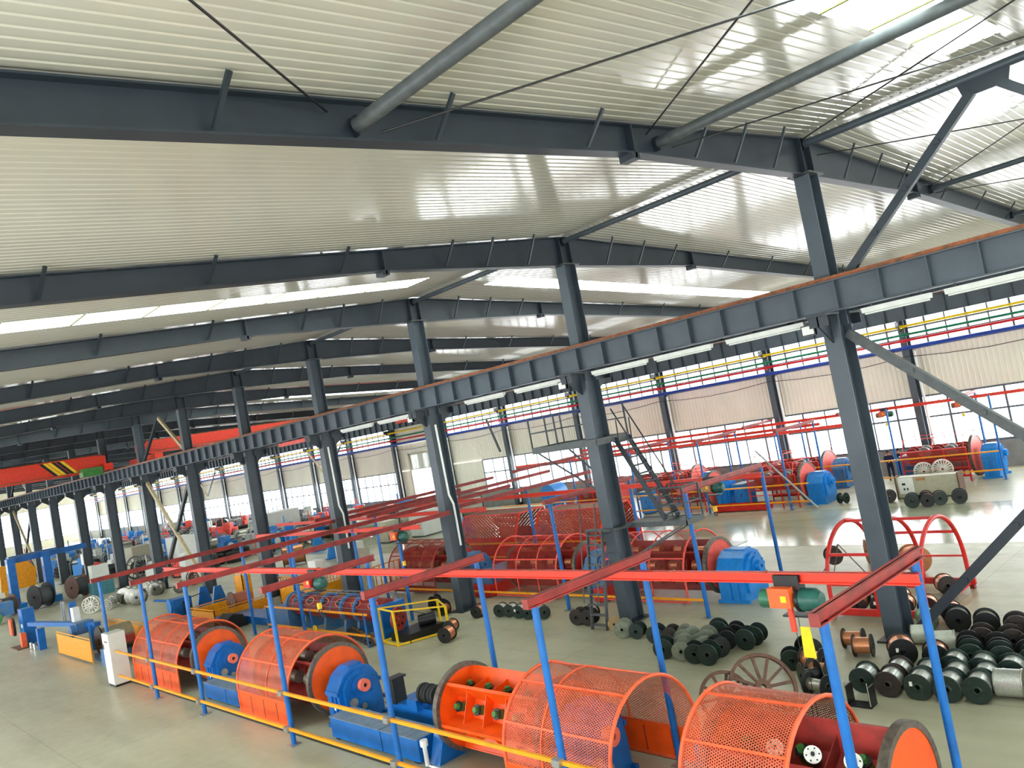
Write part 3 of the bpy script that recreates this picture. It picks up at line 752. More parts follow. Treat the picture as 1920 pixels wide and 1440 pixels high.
# ------------------------------------------------------------------ stranding rotors
def rotor(label, cx, zc, ya, yb, R, mdisc, mrib, nr=6, cells=4, front=True, spools=None, group='stranding rotors', rim=grim, pint=True, rot=.3):
    r = thing('stranding_rotor', label, 'rotor', (cx, ya, 0), group)
    MB().tube((cx, ya, zc), (cx, yb, zc), .2, 16).build('main_shaft', mrib, r)
    for k, y in enumerate((ya, yb)):
        d = MB().lathe([(-.05, .2), (-.05, R - .09), (.05, R - .09), (.05, .2)], (cx, y, zc), (0, 1, 0), 40, True).build('end_disc', mdisc, r)
        MB().ring((cx, y, zc), (0, 1, 0), R - .1, R, .14, 44).build('disc_rim', rim, d)
    ri = .40
    for k in range(nr):
        a = rot + 2 * PI * k / nr; a2 = rot + 2 * PI * (k + 1) / nr
        u = Vector((math.cos(a), 0, math.sin(a))); u2 = Vector((math.cos(a2), 0, math.sin(a2)))
        c = Vector((cx, 0, zc))
        p, q = c + u * ri, c + u * (R - .1)
        n = Vector((-u.z, 0, u.x)) * .012
        MB().prism([p - n + Vector((0, ya, 0)), q - n + Vector((0, ya, 0)), q + n + Vector((0, ya, 0)), p + n + Vector((0, ya, 0))], (0, yb - ya, 0)).bar(q + Vector((0, ya, 0)), q + Vector((0, yb, 0)), .07, .03, u).build('long_rib', mrib, r, False)
        p2 = c + u2 * ri
        MB().quad(p + Vector((0, ya, 0)), p2 + Vector((0, ya, 0)), p2 + Vector((0, yb, 0)), p + Vector((0, yb, 0))).build('tray_floor', mrib, r, False)
        um = ((u + u2) / 2).normalized()
        for j in range(cells + 1):
            y = ya + (yb - ya) * j / cells
            if 0 < j < cells:
                s0, s1 = c + u * (R * .72), c + u2 * (R * .72)
                MB().prism([p + Vector((0, y, 0)), s0 + Vector((0, y, 0)), s1 + Vector((0, y, 0)), p2 + Vector((0, y, 0))], (0, .015, 0)).build('divider', mrib, r, False)
        for j in range(cells):
            y = ya + (yb - ya) * (j + .5) / cells
            o = c + um * (ri * .9) + Vector((0, y, 0))
            if spools:
                MB().lathe([(-.17, 0), (-.17, .17), (-.15, .17), (-.15, .13), (.15, .13), (.15, .17), (.17, .17), (.17, 0)], c + um * (R * .62) + Vector((0, y, 0)), n.normalized() if spools == 'x' else (0, 1, 0), 14).build('bobbin', spools if not isinstance(spools, str) else copper, r)
            elif pint:
                t = MB().lathe([(0, .10), (.12, .10), (.16, .07), (.26, .06), (.26, 0)], o, um, 12).build('pintle', green, r)
                MB().lathe([(.16, .05), (.16, .12), (.19, .12), (.19, .05)], o, um, 8, True).build('pintle_wheel', black, t)
    return r
ro = rotor('closed orange rotor under the hood beside the cabinet', CX, 1.02, 28.75, 33.3, .95, orange, red_d, spools=dullsil, cells=5)
rotor('closed orange rotor between the two blue gearboxes', CX, 1.02, 20.55, 23.9, .96, orange, red_d, spools=dullsil, cells=4)
rotor('open orange rotor with green pintles and bare compartments', CX, 1.0, 11.75, 14.9, .95, orange, orange, cells=5, rot=.15)
r4 = rotor('orange rotor with white pintle plates at the picture bottom', CX, 1.0, 5.22, 8.0, .96, orange, red_beam, cells=3, rot=.5)
w = r4
for y in (5.75, 6.35, 6.95):
    a = Vector((10.62, y, 1.52)); d = Vector((-.55, -.35, .45)).normalized()
    p = MB().tube(a - d * .3, a, .12, 14).build('pintle_body', green, w)
    q = MB().tube(a, a + d * .03, .125, 18).build('face_plate', white, w)
    MB().tube(a + d * .03, a + d * .1, .03, 8).build('pintle_tip', black, q)
    for k in range(6):
        u = d.orthogonal().normalized(); v = d.cross(u); o = a + d * .03 + (u * math.cos(k * PI / 3) + v * math.sin(k * PI / 3)) * .09
        MB().tube(o, o + d * .006, .013, 6).build('bolt_hole', black, q)

# ------------------------------------------------------------------ blue gearboxes and bases
def gearbox(label, cx, zc, yf, depth=.75, m=blue, sc=1., hub=hub_m, covers=True, group='blue gearboxes', zb=0, flip=1):
    g = thing('gearbox', label, 'gearbox', (cx, yf, zb), group)
    prof = [(-.72, -1.02), (.72, -1.02), (.72, -.45), (.66, .10), (.45, .42), (.15, .55), (-.18, .55), (-.5, .36), (-.72, .02)]
    P = [(cx + x * sc, yf, max(zb, zc + z * sc if z > -1 else zb)) for x, z in prof]
    MB().prism(P, (0, depth * flip, 0)).build('casing', m, g, False)
    Q = [(cx + x * sc * .8, yf - .10 * flip, zc + (z * .8 if z > -1 else -.75) * sc) for x, z in prof]
    MB().prism(Q, (0, .12 * flip, 0)).build('front_cover', m, g, False)
    for s in (-1, 1):
        MB().box(cx + s * .72 * sc - .05, cx + s * .72 * sc + .05, min(yf - .12 * flip, yf + (depth + .1) * flip), max(yf - .12 * flip, yf + (depth + .1) * flip), zb, zb + .09).build('foot', m, g, False)
        MB().box(cx + s * .74 * sc - .03, cx + s * .74 * sc + .03, min(yf, yf + depth * flip), max(yf, yf + depth * flip), zc - .12, zc - .02).build('side_flange', m, g, False)
        for q in (.25, .55): MB().box(cx + s * .735 * sc - .03, cx + s * .735 * sc + .03, yf + depth * q * flip - .02, yf + depth * q * flip + .02, zb + .05, zc - .1).build('side_rib', m, g, False)
    MB().ring((cx, yf - .12 * flip, zc), (0, 1, 0), .17 * sc, .31 * sc, .12, 20).build('bearing_ring', m, g)
    MB().lathe([(0, .06 * sc), (0, .18 * sc), (.26 * sc, .18 * sc), (.26 * sc, .06 * sc)], (cx, yf - .08 * flip, zc), (0, -flip, 0), 24, True).build('hub', hub, g)
    MB().tube((cx, yf - .05 * flip, zc), (cx, yf - .30 * sc * flip, zc), .062 * sc, 12).build('bore', black, g)
    for k in range(6):
        a = k * PI / 3 + .3
        x, z = cx + .47 * sc * math.cos(a), zc + .40 * sc * math.sin(a)
        MB().tube((x, yf - .1 * flip, z), (x, yf - .14 * flip, z), .03, 6).build('cover_bolt', m, g)
    if covers:
        for x, z, r in ((-.34, -.42, .13), (-.30, -.82, .12), (-.02, -.62, .09), (.1, -.86, .08)):
            MB().tube((cx + x * sc, yf - .1 * flip, zc + z * sc), (cx + x * sc, yf - .14 * flip, zc + z * sc), r * sc, 16).build('inspection_cover', dullsil, g)
        MB().box(cx - .735 * sc, cx - .722 * sc, yf + .15, yf + .33, zc - .5, zc - .38).build('maker_plate', white, g, False)
    MB().box(cx - .2 * sc, cx + .25 * sc, min(yf + .1 * flip, yf + (depth - .1) * flip), max(yf + .1 * flip, yf + (depth - .1) * flip), zc + .53 * sc, zc + .58 * sc).build('top_lid', m, g, False)
    return g
gearbox('blue gearbox with salmon hub beside the cabinet hood', CX, .98, 27.75, .6, sc=.88)
gearbox('large blue gearbox with salmon hub and round silver covers', CX, .98, 19.5, .62, sc=.9)
gearbox('blue gearbox half hidden inside the pulled-off hood', CX, .95, 10.95, m=blue, depth=.6)
def base_beam(label, xa, xb, ya, yb, z, gap=None):
    b = thing('machine_bed', label, 'machine bed', ((xa + xb) / 2, ya, 0), 'blue machine beds')
    ys = [ya] + ([gap - .02, gap + .02] if gap else []) + [yb]
    for k in range(0, len(ys), 2):
        MB().box(xa, xb, ys[k], ys[k + 1], .05, z).build('bed_box', blue, b, False)
        MB().box(xa - .03, xb + .03, ys[k], ys[k + 1], z, z + .02).build('bed_top', mat('dusty_bed_top', '#6f8398', .6, var=.15), b, False)
    if gap: MB().box(xa + .02, xb - .02, gap - .02, gap + .02, .05, z - .02).build('joint_gap', black, b, False)
    for y in (ya + .2, yb - .2):
        for x in (xa + .1, xb - .1): MB().box(x - .08, x + .08, y - .08, y + .08, 0, .05).build('foot', black, b, False)
    return b
base_beam('blue machine bed behind the cabinet-side gearbox', 10.0, 10.7, 25.0, 27.6, .52, 25.9)
bb = base_beam('long blue machine bed between the large gearbox and the open rotor', 9.95, 10.6, 15.5, 19.3, .55, 17.0)
st = thing('closing_stand', 'blue bearing stand holding the open rotor', 'stand', (CX, 15.2, 0))
MB().prism([(CX - .95, 15.02, 0), (CX + .95, 15.02, 0), (CX + .5, 15.02, 1.15), (CX - .5, 15.02, 1.15)], (0, .35, 0)).build('pedestal', blue, st, False)
MB().ring((CX, 15.2, 1.0), (0, 1, 0), .16, .4, .42, 24).build('bearing', blue, st)
MB().tube((9.98, 15.3, .02), (9.98, 15.3, .45), .05, 8).tube((9.98, 15.3, .45), (9.98, 15.3, .58), .09, 8).build('levelling_jack', white, st)
mo = thing('die_holder', 'blue die holder with black bellows beside the open rotor', 'die holder', (11.6, 16.9, 0))
MB().box(11.15, 12.1, 15.8, 18.2, .0, .62).build('table', blue, mo, False)
MB().box(11.0, 11.5, 16.9, 17.3, .58, .85).bar((11.2, 17.3, .6), (11.3, 16.5, .85), .1, .06).build('bracket', blue, mo, False)
for k in range(5): MB().ring((11.25, 16.3 + k * .13, .98), (0, 1, 0), .12, .24 - .01 * (k % 2), .1, 16).build('bellows_ring', rubber, mo)
MB().box(11.1, 11.45, 17.95, 18.15, .6, 1.2).box(11.05, 11.5, 17.9, 18.2, 1.2, 1.25).build('black_bracket', black, mo, False)
sh = thing('guide_rail', 'bright steel shaft lying beside the open rotor', 'shaft', (10.0, 12.5, 0))
MB().tube((9.85, 15.0, .12), (9.85, 8.2, .12), .035, 8).build('rod', chrome, sh)
for y in (13.2, 10.8, 8.6): MB().tube((9.85, y - .04, .12), (9.85, y + .04, .12), .09, 10).box(9.77, 9.93, y - .05, y + .05, 0, .1).build('collar', rubber, sh)
bx = thing('small_motor', 'small blue motor box between the two nearest hoods', 'motor', (10.5, 8.85, 0))
MB().box(11.35, 11.75, 8.6, 9.05, .5, .95).build('casing', blue, bx, False)
MB().box(11.25, 11.85, 8.5, 9.15, 0, .5).build('plinth', blue_d, bx, False)
for n, xa in (('along the amber rails', 9.62), ('behind the orange hoods', 12.4)):
    tag(MB().box(xa, xa + .14, 5.0, 34.5, 0, .045).build('floor_track', black, None, False), 'dark steel floor track ' + n, 'track')
c = thing('control_cabinet', 'tall pale grey control cabinet at the end of the amber rails', 'cabinet', (9.3, 34.2, 0))
MB().box(9.05, 9.65, 33.85, 34.65, .08, 2.0).build('body', cabw, c, False)
MB().box(9.07, 9.63, 33.87, 34.63, 0, .08).build('plinth', black, c, False)
d = MB().box(9.035, 9.05, 33.88, 34.62, .12, 1.96).build('door', white, c, False)
MB().box(9.02, 9.035, 34.5, 34.54, 1.4, 1.6).build('handle', black, d, False)
for y in (34.05, 34.25): MB().tube((9.035, y, 1.7), (9.015, y, 1.7), .03, 8).build('button', black, d)
# ochre fenced take-up beside the cabinet
def fence(label, xa, xb, ya, yb, z, sides, m=ochre, frame=amber, group='ochre sheet fences', z0=.12):
    f = thing('sheet_fence', label, 'fence', ((xa + xb) / 2, ya, 0), group)
    seg = {'l': ((xa, ya), (xa, yb)), 'r': ((xb, ya), (xb, yb)), 'n': ((xa, ya), (xb, ya)), 'f': ((xa, yb), (xb, yb))}
    for s in sides:
        (x1, y1), (x2, y2) = seg[s]
        MB().bar((x1, y1, (z0 + z) / 2 - .05), (x2, y2, (z0 + z) / 2 - .05), .01, z - z0 - .1).build('sheet_panel', m, f, False)
        MB().bar((x1, y1, z), (x2, y2, z), .04, .04).bar((x1, y1, z0), (x2, y2, z0), .04, .04).build('frame_rail', frame, f, False)
        for x, y in ((x1, y1), (x2, y2)): MB().box(x - .02, x + .02, y - .02, y + .02, 0, z).build('fence_post', frame, f, False)
    return f
fence('near ochre sheet fence panel standing before the control cabinet', 9.95, 9.95, 40.0, 45.6, 1.12, 'l')
fence('far ochre sheet fence panel behind the cabinet-side hood', 12.25, 12.25, 35.5, 46.0, 1.12, 'l')
dr = thing('take_up_drum', 'dusty drum winder inside the ochre fences', 'winder', (11.1, 40.5, 0))
MB().tube((10.45, 40.3, .85), (11.75, 40.3, .85), .55, 22).build('drum', mat('dusty_drum', '#8c8266', .6), dr)
MB().ring((10.42, 40.3, .85), (1, 0, 0), .15, .68, .06, 26).build('drum_flange', black, dr)
MB().box(10.3, 11.9, 39.6, 41.0, 0, .3).build('base', blue_d, dr, False)
MB().box(10.1, 10.5, 38.2, 39.2, 0, .7).build('drive_box', blue_d, dr, False)
MB().box(10.3, 11.5, 38.9, 39.5, .7, 1.0).build('red_cover', red_d, dr, False)
# ------------------------------------------------------------------ maroon stranding line behind the ridge columns
CX2 = 23.35
hood('maroon mesh guard hood partly hidden by the conduit column', CX2, 1.3, .95, 30.6, 34.2, red_beam, rd_perf, red_d, rings=(.25, .5, .75), solid=.35, slots=2, bars=(.2, .4, .6, .8))
hood('maroon mesh guard hood between conduit column and stairs, copper bobbins inside', CX2, 1.3, .95, 22.6, 26.3, coral, rd_mesh, red_d, rings=(.3, .62), solid=.2, slots=2, bars=(.15, .32, .5, .7))
hood('maroon mesh guard hood beside the blue gearbox and stairs', CX2, 1.3, .95, 16.6, 20.2, coral, rd_mesh, red_d, rings=(.4, .68), solid=.2, slots=2, bars=(.15, .5, .85))
rotor('maroon rotor under the hood behind the conduit column', CX2, 1.05, 30.0, 33.8, .92, red, red_d, spools=copper, cells=4, rim=grim)
rotor('maroon rotor with a row of copper bobbins', CX2, 1.05, 22.0, 25.9, .95, red, red_d, spools=copper, cells=4, rim=grim, rot=.1)
rotor('maroon rotor with coral disc beside the stairs', CX2, 1.05, 16.0, 19.8, .95, coral, red_d, spools=copper, cells=4, rim=grim)
gearbox('dusty blue gearbox in front of the conduit-column hood', CX2, 1.05, 28.7, m=blue_d, hub=blue_d, covers=False)
gearbox('dusty blue gearbox behind the lower stair flight', CX2, 1.05, 21.1, .6, m=blue_d, hub=blue_d, covers=False)
gearbox('bright blue gearbox at the end of the maroon line', CX2 - .1, 1.05, 14.7, .95, m=blue_l, hub=blue_l, covers=False)
for k, (ya, yb, n) in enumerate([(26.6, 28.45, 'beside the conduit column'), (20.25, 20.7, 'under the stairs')]):
    b = thing('machine_bed', 'red machine bed ' + n, 'machine bed', (CX2, ya, 0), 'red machine beds')
    MB().box(21.9, 24.8, ya, yb, .04, .5).build('bed_box', red, b, False)
    MB().box(22.2, 24.4, ya + .1, yb - .1, .5, .9).build('drive_cover', blue_d, b, False)
fr = thing('open_hood_frame', 'red open hood frame holding copper spools beside the nearest column', 'hood frame', (23.1, 8.75, 0))
cf, RF = 23.15, 1.66
for y in (8.75, 10.0, 11.3): MB().path(arch(cf, RF, .75, y, .15, 24), .062, 8).build('arch_rib', red, fr)
for a in (.2, .5, .8):
    t = PI * a; x, z = cf - RF * math.cos(t), .75 + RF * math.sin(t)
    MB().bar((x, 8.75, z), (x, 11.3, z), .075, .075).build('long_bar', red, fr, False)
for s in (-1, 1):
    x = cf + s * RF
    MB().box(x - .05, x + .05, 8.6, 11.45, .12, .3).build('bottom_beam', red, fr, False)
    MB().bar((x, 8.75, .95), (x, 11.3, .95), .06, .05).build('long_bar', red, fr, False)
    for y in (8.7, 11.35): MB().box(x - .08, x + .08, y - .06, y + .06, 0, .12).build('foot', red_d, fr, False)
for y in (8.75, 11.3): MB().bar((cf - RF, y, .2), (cf + RF, y, .2), .08, .14).build('bottom_beam', red, fr, False)
# hexagonal perforated covers further back
def hexcover(label, cx, ya, yb):
    h = thing('hexagonal_cover', label, 'cover', (cx, ya, 0), 'hexagonal red covers')
    P = [(cx - 1.45, ya, .1), (cx - 1.45, ya, 1.45), (cx - .85, ya, 2.55), (cx + .85, ya, 2.55), (cx + 1.45, ya, 1.45), (cx + 1.45, ya, .1)]
    d = (0, yb - ya, 0)
    MB().sheet(P[0:2], d).build('side_plate', red, h, False); MB().sheet(P[4:6], d).build('side_plate', red, h, False)
    MB().sheet(P[1:3], d).build('sloping_plate', hx_perf, h, False); MB().sheet(P[3:5], d).build('sloping_plate', hx_perf, h, False)
    MB().sheet(P[2:4], d).build('top_plate', dust, h, False)
    for y in (ya, yb):
        Q = [(x, y, z) for x, _, z in P]
        for a, b in zip(Q, Q[1:]): MB().bar(a, b, .07, .07, (0, 1, 0)).build('edge_bar', red_hot, h, False)
    for x, _, z in P[1:5]: MB().bar((x, ya, z), (x, yb, z), .05, .05).build('edge_bar', red, h, False)
    return h
hexcover('red hexagonal perforated cover with dusty top, behind the conduit column', 28.6, 30.3, 34.7)
hexcover('red hexagonal perforated cover beside the stair column', 28.6, 24.6, 28.9)
gearbox('blue gearbox between two red hexagonal covers', 28.6, 1.2, 29.2, .6, m=blue_l, hub=blue_l, covers=False)
tag(MB().box(27.05, 27.11, 24.0, 36.0, 1.15, 1.22).box(27.05, 27.11, 24.0, 36.0, .45, .52).build('amber_rail', amber, None, False), 'amber guard rail in front of the hexagonal covers', 'rail', kind='thing')

# ------------------------------------------------------------------ machines under the windows
def tubmachine(label, cx, ya, yb, m=red_d, R=1.15, guard=True, disc=coral, group='red cage machines by the windows'):
    t = thing('cage_strander', label, 'strander', (cx, ya, 0), group)
    pts = arch(cx, R, 1.0, ya, .25, 12)
    MB().sheet([p for p in pts if p[2] < 1.75][:6], (0, yb - ya, 0)).build('lower_shell', rd_perf, t)
    for s in (-1, 1):
        MB().sheet([(cx + s * R, ya, .3), (cx + s * R, ya, 1.7)], (0, yb - ya, 0)).build('side_shell', rd_perf, t, False)
        for z in (.75, 1.2): MB().bar((cx + s * (R + .02), ya, z), (cx + s * (R + .02), yb, z), .03, .05).build('cage_bar', red, t, False)
        MB().bar((cx + s * R, ya, 1.72), (cx + s * R, yb, 1.72), .07, .07).bar((cx + s * R, ya, .3), (cx + s * R, yb, .3), .08, .1).build('shell_rail', red, t, False)
        for k in range(4):
            y = ya + (yb - ya) * k / 3
            MB().bar((cx + s * (R + .03), y, 0), (cx + s * (R + .03), y, 1.75), .06, .06).build('shell_post', red, t, False)
    MB().tube((cx, ya, 1.15), (cx, yb, 1.15), .25, 14).build('main_shaft', m, t)
    for k in range(5):
        y = ya + (yb - ya) * (k + .5) / 5
        MB().lathe([(-.2, 0), (-.2, .3), (-.16, .3), (-.16, .22), (.16, .22), (.16, .3), (.2, .3), (.2, 0)], (cx - .3, y, 1.6), (1, 0, .2), 14).build('bobbin', zinc if k % 2 else red_d, t)
    MB().lathe([(-.05, 0), (-.05, 1.0), (.05, 1.0), (.05, 0)], (cx, ya - .1, 1.15), (0, 1, 0), 28).build('face_disc', disc, t)
    MB().ring((cx, ya - .1, 1.15), (0, 1, 0), 1.0, 1.08, .14, 28).build('disc_rim', grim, t)
    if guard:
        Q = [(cx - R, 1.75), (cx - R * .75, 2.35), (cx + R * .75, 2.35), (cx + R, 1.75)]
        for y in (ya + .1, (ya + yb) / 2, yb - .1): MB().path([(x, y, z) for x, z in Q], .022, 6).build('guard_hoop', coral, t)
        for x, z in Q[1:3]: MB().tube((x, ya, z), (x, yb, z), .02, 6).build('guard_bar', coral, t)
    return t
tubmachine('deep red cage strander with pale hoops, by the windows beyond the brace', 45.4, 14.5, 17.7)
tubmachine('deep red cage strander seen just beside the nearest column', 45.4, 22.4, 26.8)
tubmachine('deep red cage strander with round coral disc, further along the windows', 45.4, 31.5, 36.0, disc=coral)
tubmachine('deep red cage strander behind the amber rails and leaning pole', 40.6, 21.4, 24.2, guard=True)
tubmachine('deep red cage strander behind the amber rails, second from the pole', 40.6, 27.2, 30.5)
tubmachine('deep red cage strander behind the amber rails, third from the pole', 40.6, 34.5, 38.0)
gearbox('bright blue gearbox at the window end of the far amber rails', 45.3, 1.15, 13.3, .7, m=blue_l, hub=blue_l, covers=False, sc=.95)
gearbox('bright blue gearbox with dark window beside the leaning pole', 40.6, 1.1, 20.2, .9, m=blue_l, hub=blue_l, covers=False, sc=.95)
gearbox('grey-topped gearbox beside the nearest column by the windows', 45.4, 1.15, 21.2, .7, m=blue_d, hub=blue_d, covers=False, sc=.9)
gearbox('bright blue gearbox between the second and third cage by the amber rails', 40.6, 1.1, 26.0, .7, m=blue_l, hub=blue_l, covers=False, sc=.95)
gearbox('blue gearbox in front of the coral disc far along the windows', 45.4, 1.1, 30.2, .8, m=blue_l, hub=blue_l, covers=False, sc=.9)
for k, (x, y, n) in enumerate([(40.4, 25.1, 'standing by the amber rails'), (40.4, 31.9, 'further along the amber rails'), (45.9, 17.95, 'beside the two workers'), (40.4, 39.3, 'at the end of the amber rails')]):
    b = thing('motor_cabinet', 'blue motor cabinet ' + n, 'cabinet', (x, y, 0), 'blue motor cabinets')
    MB().box(x - .55, x + .55, y - .35, y + .35, .06, 1.35).build('body', blue_l if k != 2 else blue_d, b, False)
    MB().box(x - .58, x + .58, y - .38, y + .38, 1.35, 1.41).build('lid', mat('dusty_bed_top', '#6f8398'), b, False)
    MB().box(x - .5, x + .5, y - .3, y + .3, 0, .06).build('plinth', black, b, False)
    MB().box(x - .565, x - .55, y - .1, y - .06, .7, .85).build('handle', black, b, False)
tr = thing('red_trough', 'long red trough on the floor below the far amber rails', 'trough', (39.2, 23.0, 0))
MB().box(39.0, 39.5, 23.0, 26.4, .05, .1).box(39.0, 39.03, 23.0, 26.4, .1, .42).box(39.47, 39.5, 23.0, 26.4, .1, .42).box(39.0, 39.5, 23.0, 23.03, .1, .42).box(39.0, 39.5, 26.37, 26.4, .1, .42).build('trough_body', red, tr, False)
for y in (23.3, 26.1): MB().box(39.02, 39.48, y - .05, y + .05, 0, .05).build('foot', red_d, tr, False)
# instrument box among the spools, with spoked wheels behind
ib = thing('instrument_box', 'khaki box with white control panel among copper spools by the aisle', 'control box', (40.4, 15.1, 0))
MB().box(40.1, 40.7, 13.75, 16.55, .06, 1.05).build('body', cabk, ib, False)
MB().box(40.07, 40.1, 15.75, 16.45, .25, 1.02).build('control_panel', white, ib, False)
for y, z, w in ((16.2, .72, .16), (16.2, .48, .07), (16.05, .48, .07)): MB().box(40.06, 40.07, y - w / 2, y + w / 2, z - .05, z + .05).build('dial', black, ib, False)
MB().box(40.06, 40.1, 15.2, 15.6, .85, 1.0).build('name_plate', wood, ib, False)
for y in (13.73, 16.57): MB().box(40.05, 40.75, y - .03, y + .03, 0, 1.1).build('end_cheek', brown, ib, False)
MB().box(40.15, 40.65, 13.85, 16.45, 0, .06).build('plinth', black, ib, False)

# ------------------------------------------------------------------ spoked wheels and reels
def wheel_mesh(mb, o, ax, R, ri, n, w=.06, sp=.035, rim=.06, hub=.12):
    mb.ring(o, ax, R - rim, R, w, 32)
    mb.ring(o, ax, ri * .5, hub, w * 1.3, 16)
    o = Vector(o); ax = Vector(ax).normalized()
    u = ax.cross(Vector((0, 0, 1))).normalized(); v = ax.cross(u)
    for k in range(n):
        a = 2 * PI * k / n; d = u * math.cos(a) + v * math.sin(a)
        mb.bar(o + d * (hub - .02), o + d * (R - rim + .01), sp, w * .6, ax)
    return mb
def cart_wheel(label, x, y, R, ax, m=brown, n=12, group='spoked reel wheels', lean=0, z=None):
    A = Vector((ax[0], ax[1], lean)).normalized()
    zz = R if z is None else z
    w = thing('spoked_wheel', label, 'wheel', (x, y, 0), group)
    o = Vector((x, y, zz))
    u = A.cross(Vector((0, 0, 1))).normalized(); v = A.cross(u)
    MB().ring(o, A, R - .07, R, .09, 40).build('rim', m, w)
    MB().ring(o, A, .06, .17, .12, 18).build('hub', m, w)
    for k in range(n):
        d = u * math.cos(2 * PI * k / n) + v * math.sin(2 * PI * k / n)
        MB().bar(o + d * .14, o + d * (R - .05), .06, .04, A).build('spoke', m, w, False)
    return w
cart_wheel('large rusty spoked wheel lying behind the nearest hoods', 14.9, 9.75, .72, (-.55, -.7), lean=.55, z=.58)
cart_wheel('smaller rusty spoked wheel leaning beside the large one', 14.35, 10.35, .55, (-.6, -.65), lean=.35, z=.50, n=10)
cart_wheel('pale spoked wheel behind the khaki box, nearer the brace', 42.6, 15.2, .5, (-.9, -.4), m=dullsil, n=20, z=.95)
cart_wheel('pale spoked wheel behind the khaki box, nearer the workers', 42.6, 16.1, .48, (-.9, -.4), m=dullsil, n=20, z=.9)
wk = thing('wheel_rack', 'low dark rack carrying the two pale spoked wheels', 'rack', (42.8, 15.6, 0))
MB().box(42.5, 43.1, 14.6, 16.7, .34, .42).build('rack_shelf', brown, wk, False)
for x in (42.55, 43.05):
    for y in (14.65, 16.65): MB().box(x - .03, x + .03, y - .03, y + .03, 0, .34).build('leg', brown, wk, False)

spool_cache = {}
def spool(x, y, ang, d, w, mw, mf, label, group, z=0., fill=.82, plain=False):
    """spool lying on its side: axis horizontal at angle ang"""
    key = (d, w, mw.name, mf.name, fill)
    if key not in spool_cache:
        t = thing('wire_spool', label, 'spool', (0, 0, 0), group, local=True)
        R = d / 2; f = .028
        for s in (-1, 1):
            a = s * w / 2
            fl = MB().lathe([(0, R * .17), (0, R * .97), (-f * s * .3, R), (-f * s, R), (-f * s, R * .17)], (a, 0, 0), (1, 0, 0), 28, True).build('flange', mf, t)
            MB().lathe([(0, R * .17), (.012 * s, R * .2), (.012 * s, R * .30), (0, R * .34)], (a, 0, 0), (1, 0, 0), 18).build('hub_ring', mf, fl)
        MB().lathe([(-w / 2 + f, R * fill), (w / 2 - f, R * fill)], (0, 0, 0), (1, 0, 0), 28).build('winding', mw, t)
        MB().lathe([(-w / 2, R * .16), (w / 2, R * .16)], (0, 0, 0), (1, 0, 0), 12).build('bore', rubber, t)
        spool_cache[key] = t; o = t
    else:
        o = dup(spool_cache[key])
    o.location = (x, y, z + d / 2 + .002); o.rotation_euler = (0, 0, ang)
    tag(o, label, 'spool', group)
    if 'tag' in label or label.startswith(('third silver', 'first copper', 'third copper')):
        p = MB().box(-w / 2 - .006, -w / 2 - .001, .08, .14, .02, .11).build('paper_tag', white, None, False); p.parent = o
    return o
AX = 0.12
G1 = 'wire spools stored beside the nearest column'
front = [(16.62, 8.45, blackg), (16.55, 7.88, brownk), (16.58, 7.29, blackg), (16.62, 6.74, blackg), (16.72, 6.22, blackg)]
for k, (x, y, mf) in enumerate(front):
    spool(x + .22, y, AX, .54, .50, silver, mf, '%s silver-wire spool in the front row, counted from the black chute' % ORD[k], G1)
    if k: spool(x + .75, y + .03, AX, .54, .50, silver, mf, '%s silver-wire spool in the second row, counted from the black chute' % ORD[k - 1], G1)
for k, y in enumerate((7.0, 6.45, 5.9)): spool(18.0, y, AX, .54, .48, silver, blackg, '%s silver-wire spool in the third row beside the blue post' % ORD[k], G1)
spool(17.25, 5.75, PI / 2 + .1, .56, .5, silver, dullsil, 'silver-wire spool showing its side at the frame edge', G1, fill=.94)
spool(17.3, 5.15, 1.2, .54, .42, black, black, 'dark spool at the very frame edge beside the side-on silver spool', G1)
spool(18.55, 8.3, AX + .35, .62, .46, copper, black, 'large bright copper spool with black flange and white tag', G1, fill=.92)
spool(18.5, 7.55, AX + .2, .56, .42, copper, black, 'copper spool half hidden by the blue post', G1, fill=.88)
spool(18.75, 9.3, PI / 2 + .25, .54, .44, copper, brownk, 'copper spool lying side-on, next to the large bright copper one', G1, fill=.7)
spool(19.25, 9.75, PI / 2 + .2, .5, .5, copper, brownk, 'copper spool side-on at the nearest column foot', G1, fill=.66)
spool(17.55, 10.0, PI / 2 + .05, .54, .5, copper, black, 'copper spool side-on, behind the nearest blue post', G1, fill=.7)
spool(17.0, 9.55, PI / 2 + .0, .52, .48, copper, blackg, 'smaller copper spool side-on in front of the other, near the post', G1, fill=.6)
spool(18.25, 10.45, .9, .56, .4, black, black, 'empty black spool tipped behind the blue post', G1, fill=.5)
spool(17.55, 10.55, .5, .5, .36, blackg, blackg, 'dark green empty spool behind the blue post', G1, fill=.5)
spool(16.55, 9.55, 2.4, .60, .42, black, black, 'large empty black spool at the end of the pile', G1, fill=.45)
spool(16.15, 9.2, 1.4, .50, .5, dullsil, black, 'black spool with a thin steel bar across, in front of the pile end', G1, fill=.5)
k = 0
for row, (xx, ys, mw, mf, nm) in enumerate([(18.75, (6.9, 6.3, 5.7, 5.1), black, blackg, 'front'), (19.3, (7.1, 6.5, 5.9, 5.3, 4.7), black, black, 'middle'), (19.9, (7.0, 6.4, 5.8, 5.2, 4.6), black, brownk, 'back')]):
    for j, y in enumerate(ys):
        spool(xx, y, AX + .15 + .1 * math.sin(j * 2.1), .54, .42, mw, mf, '%s empty dark spool in the %s row of the dark pile' % (ORD[j], nm), G1, fill=.55 + .1 * (j % 2)); k += 1
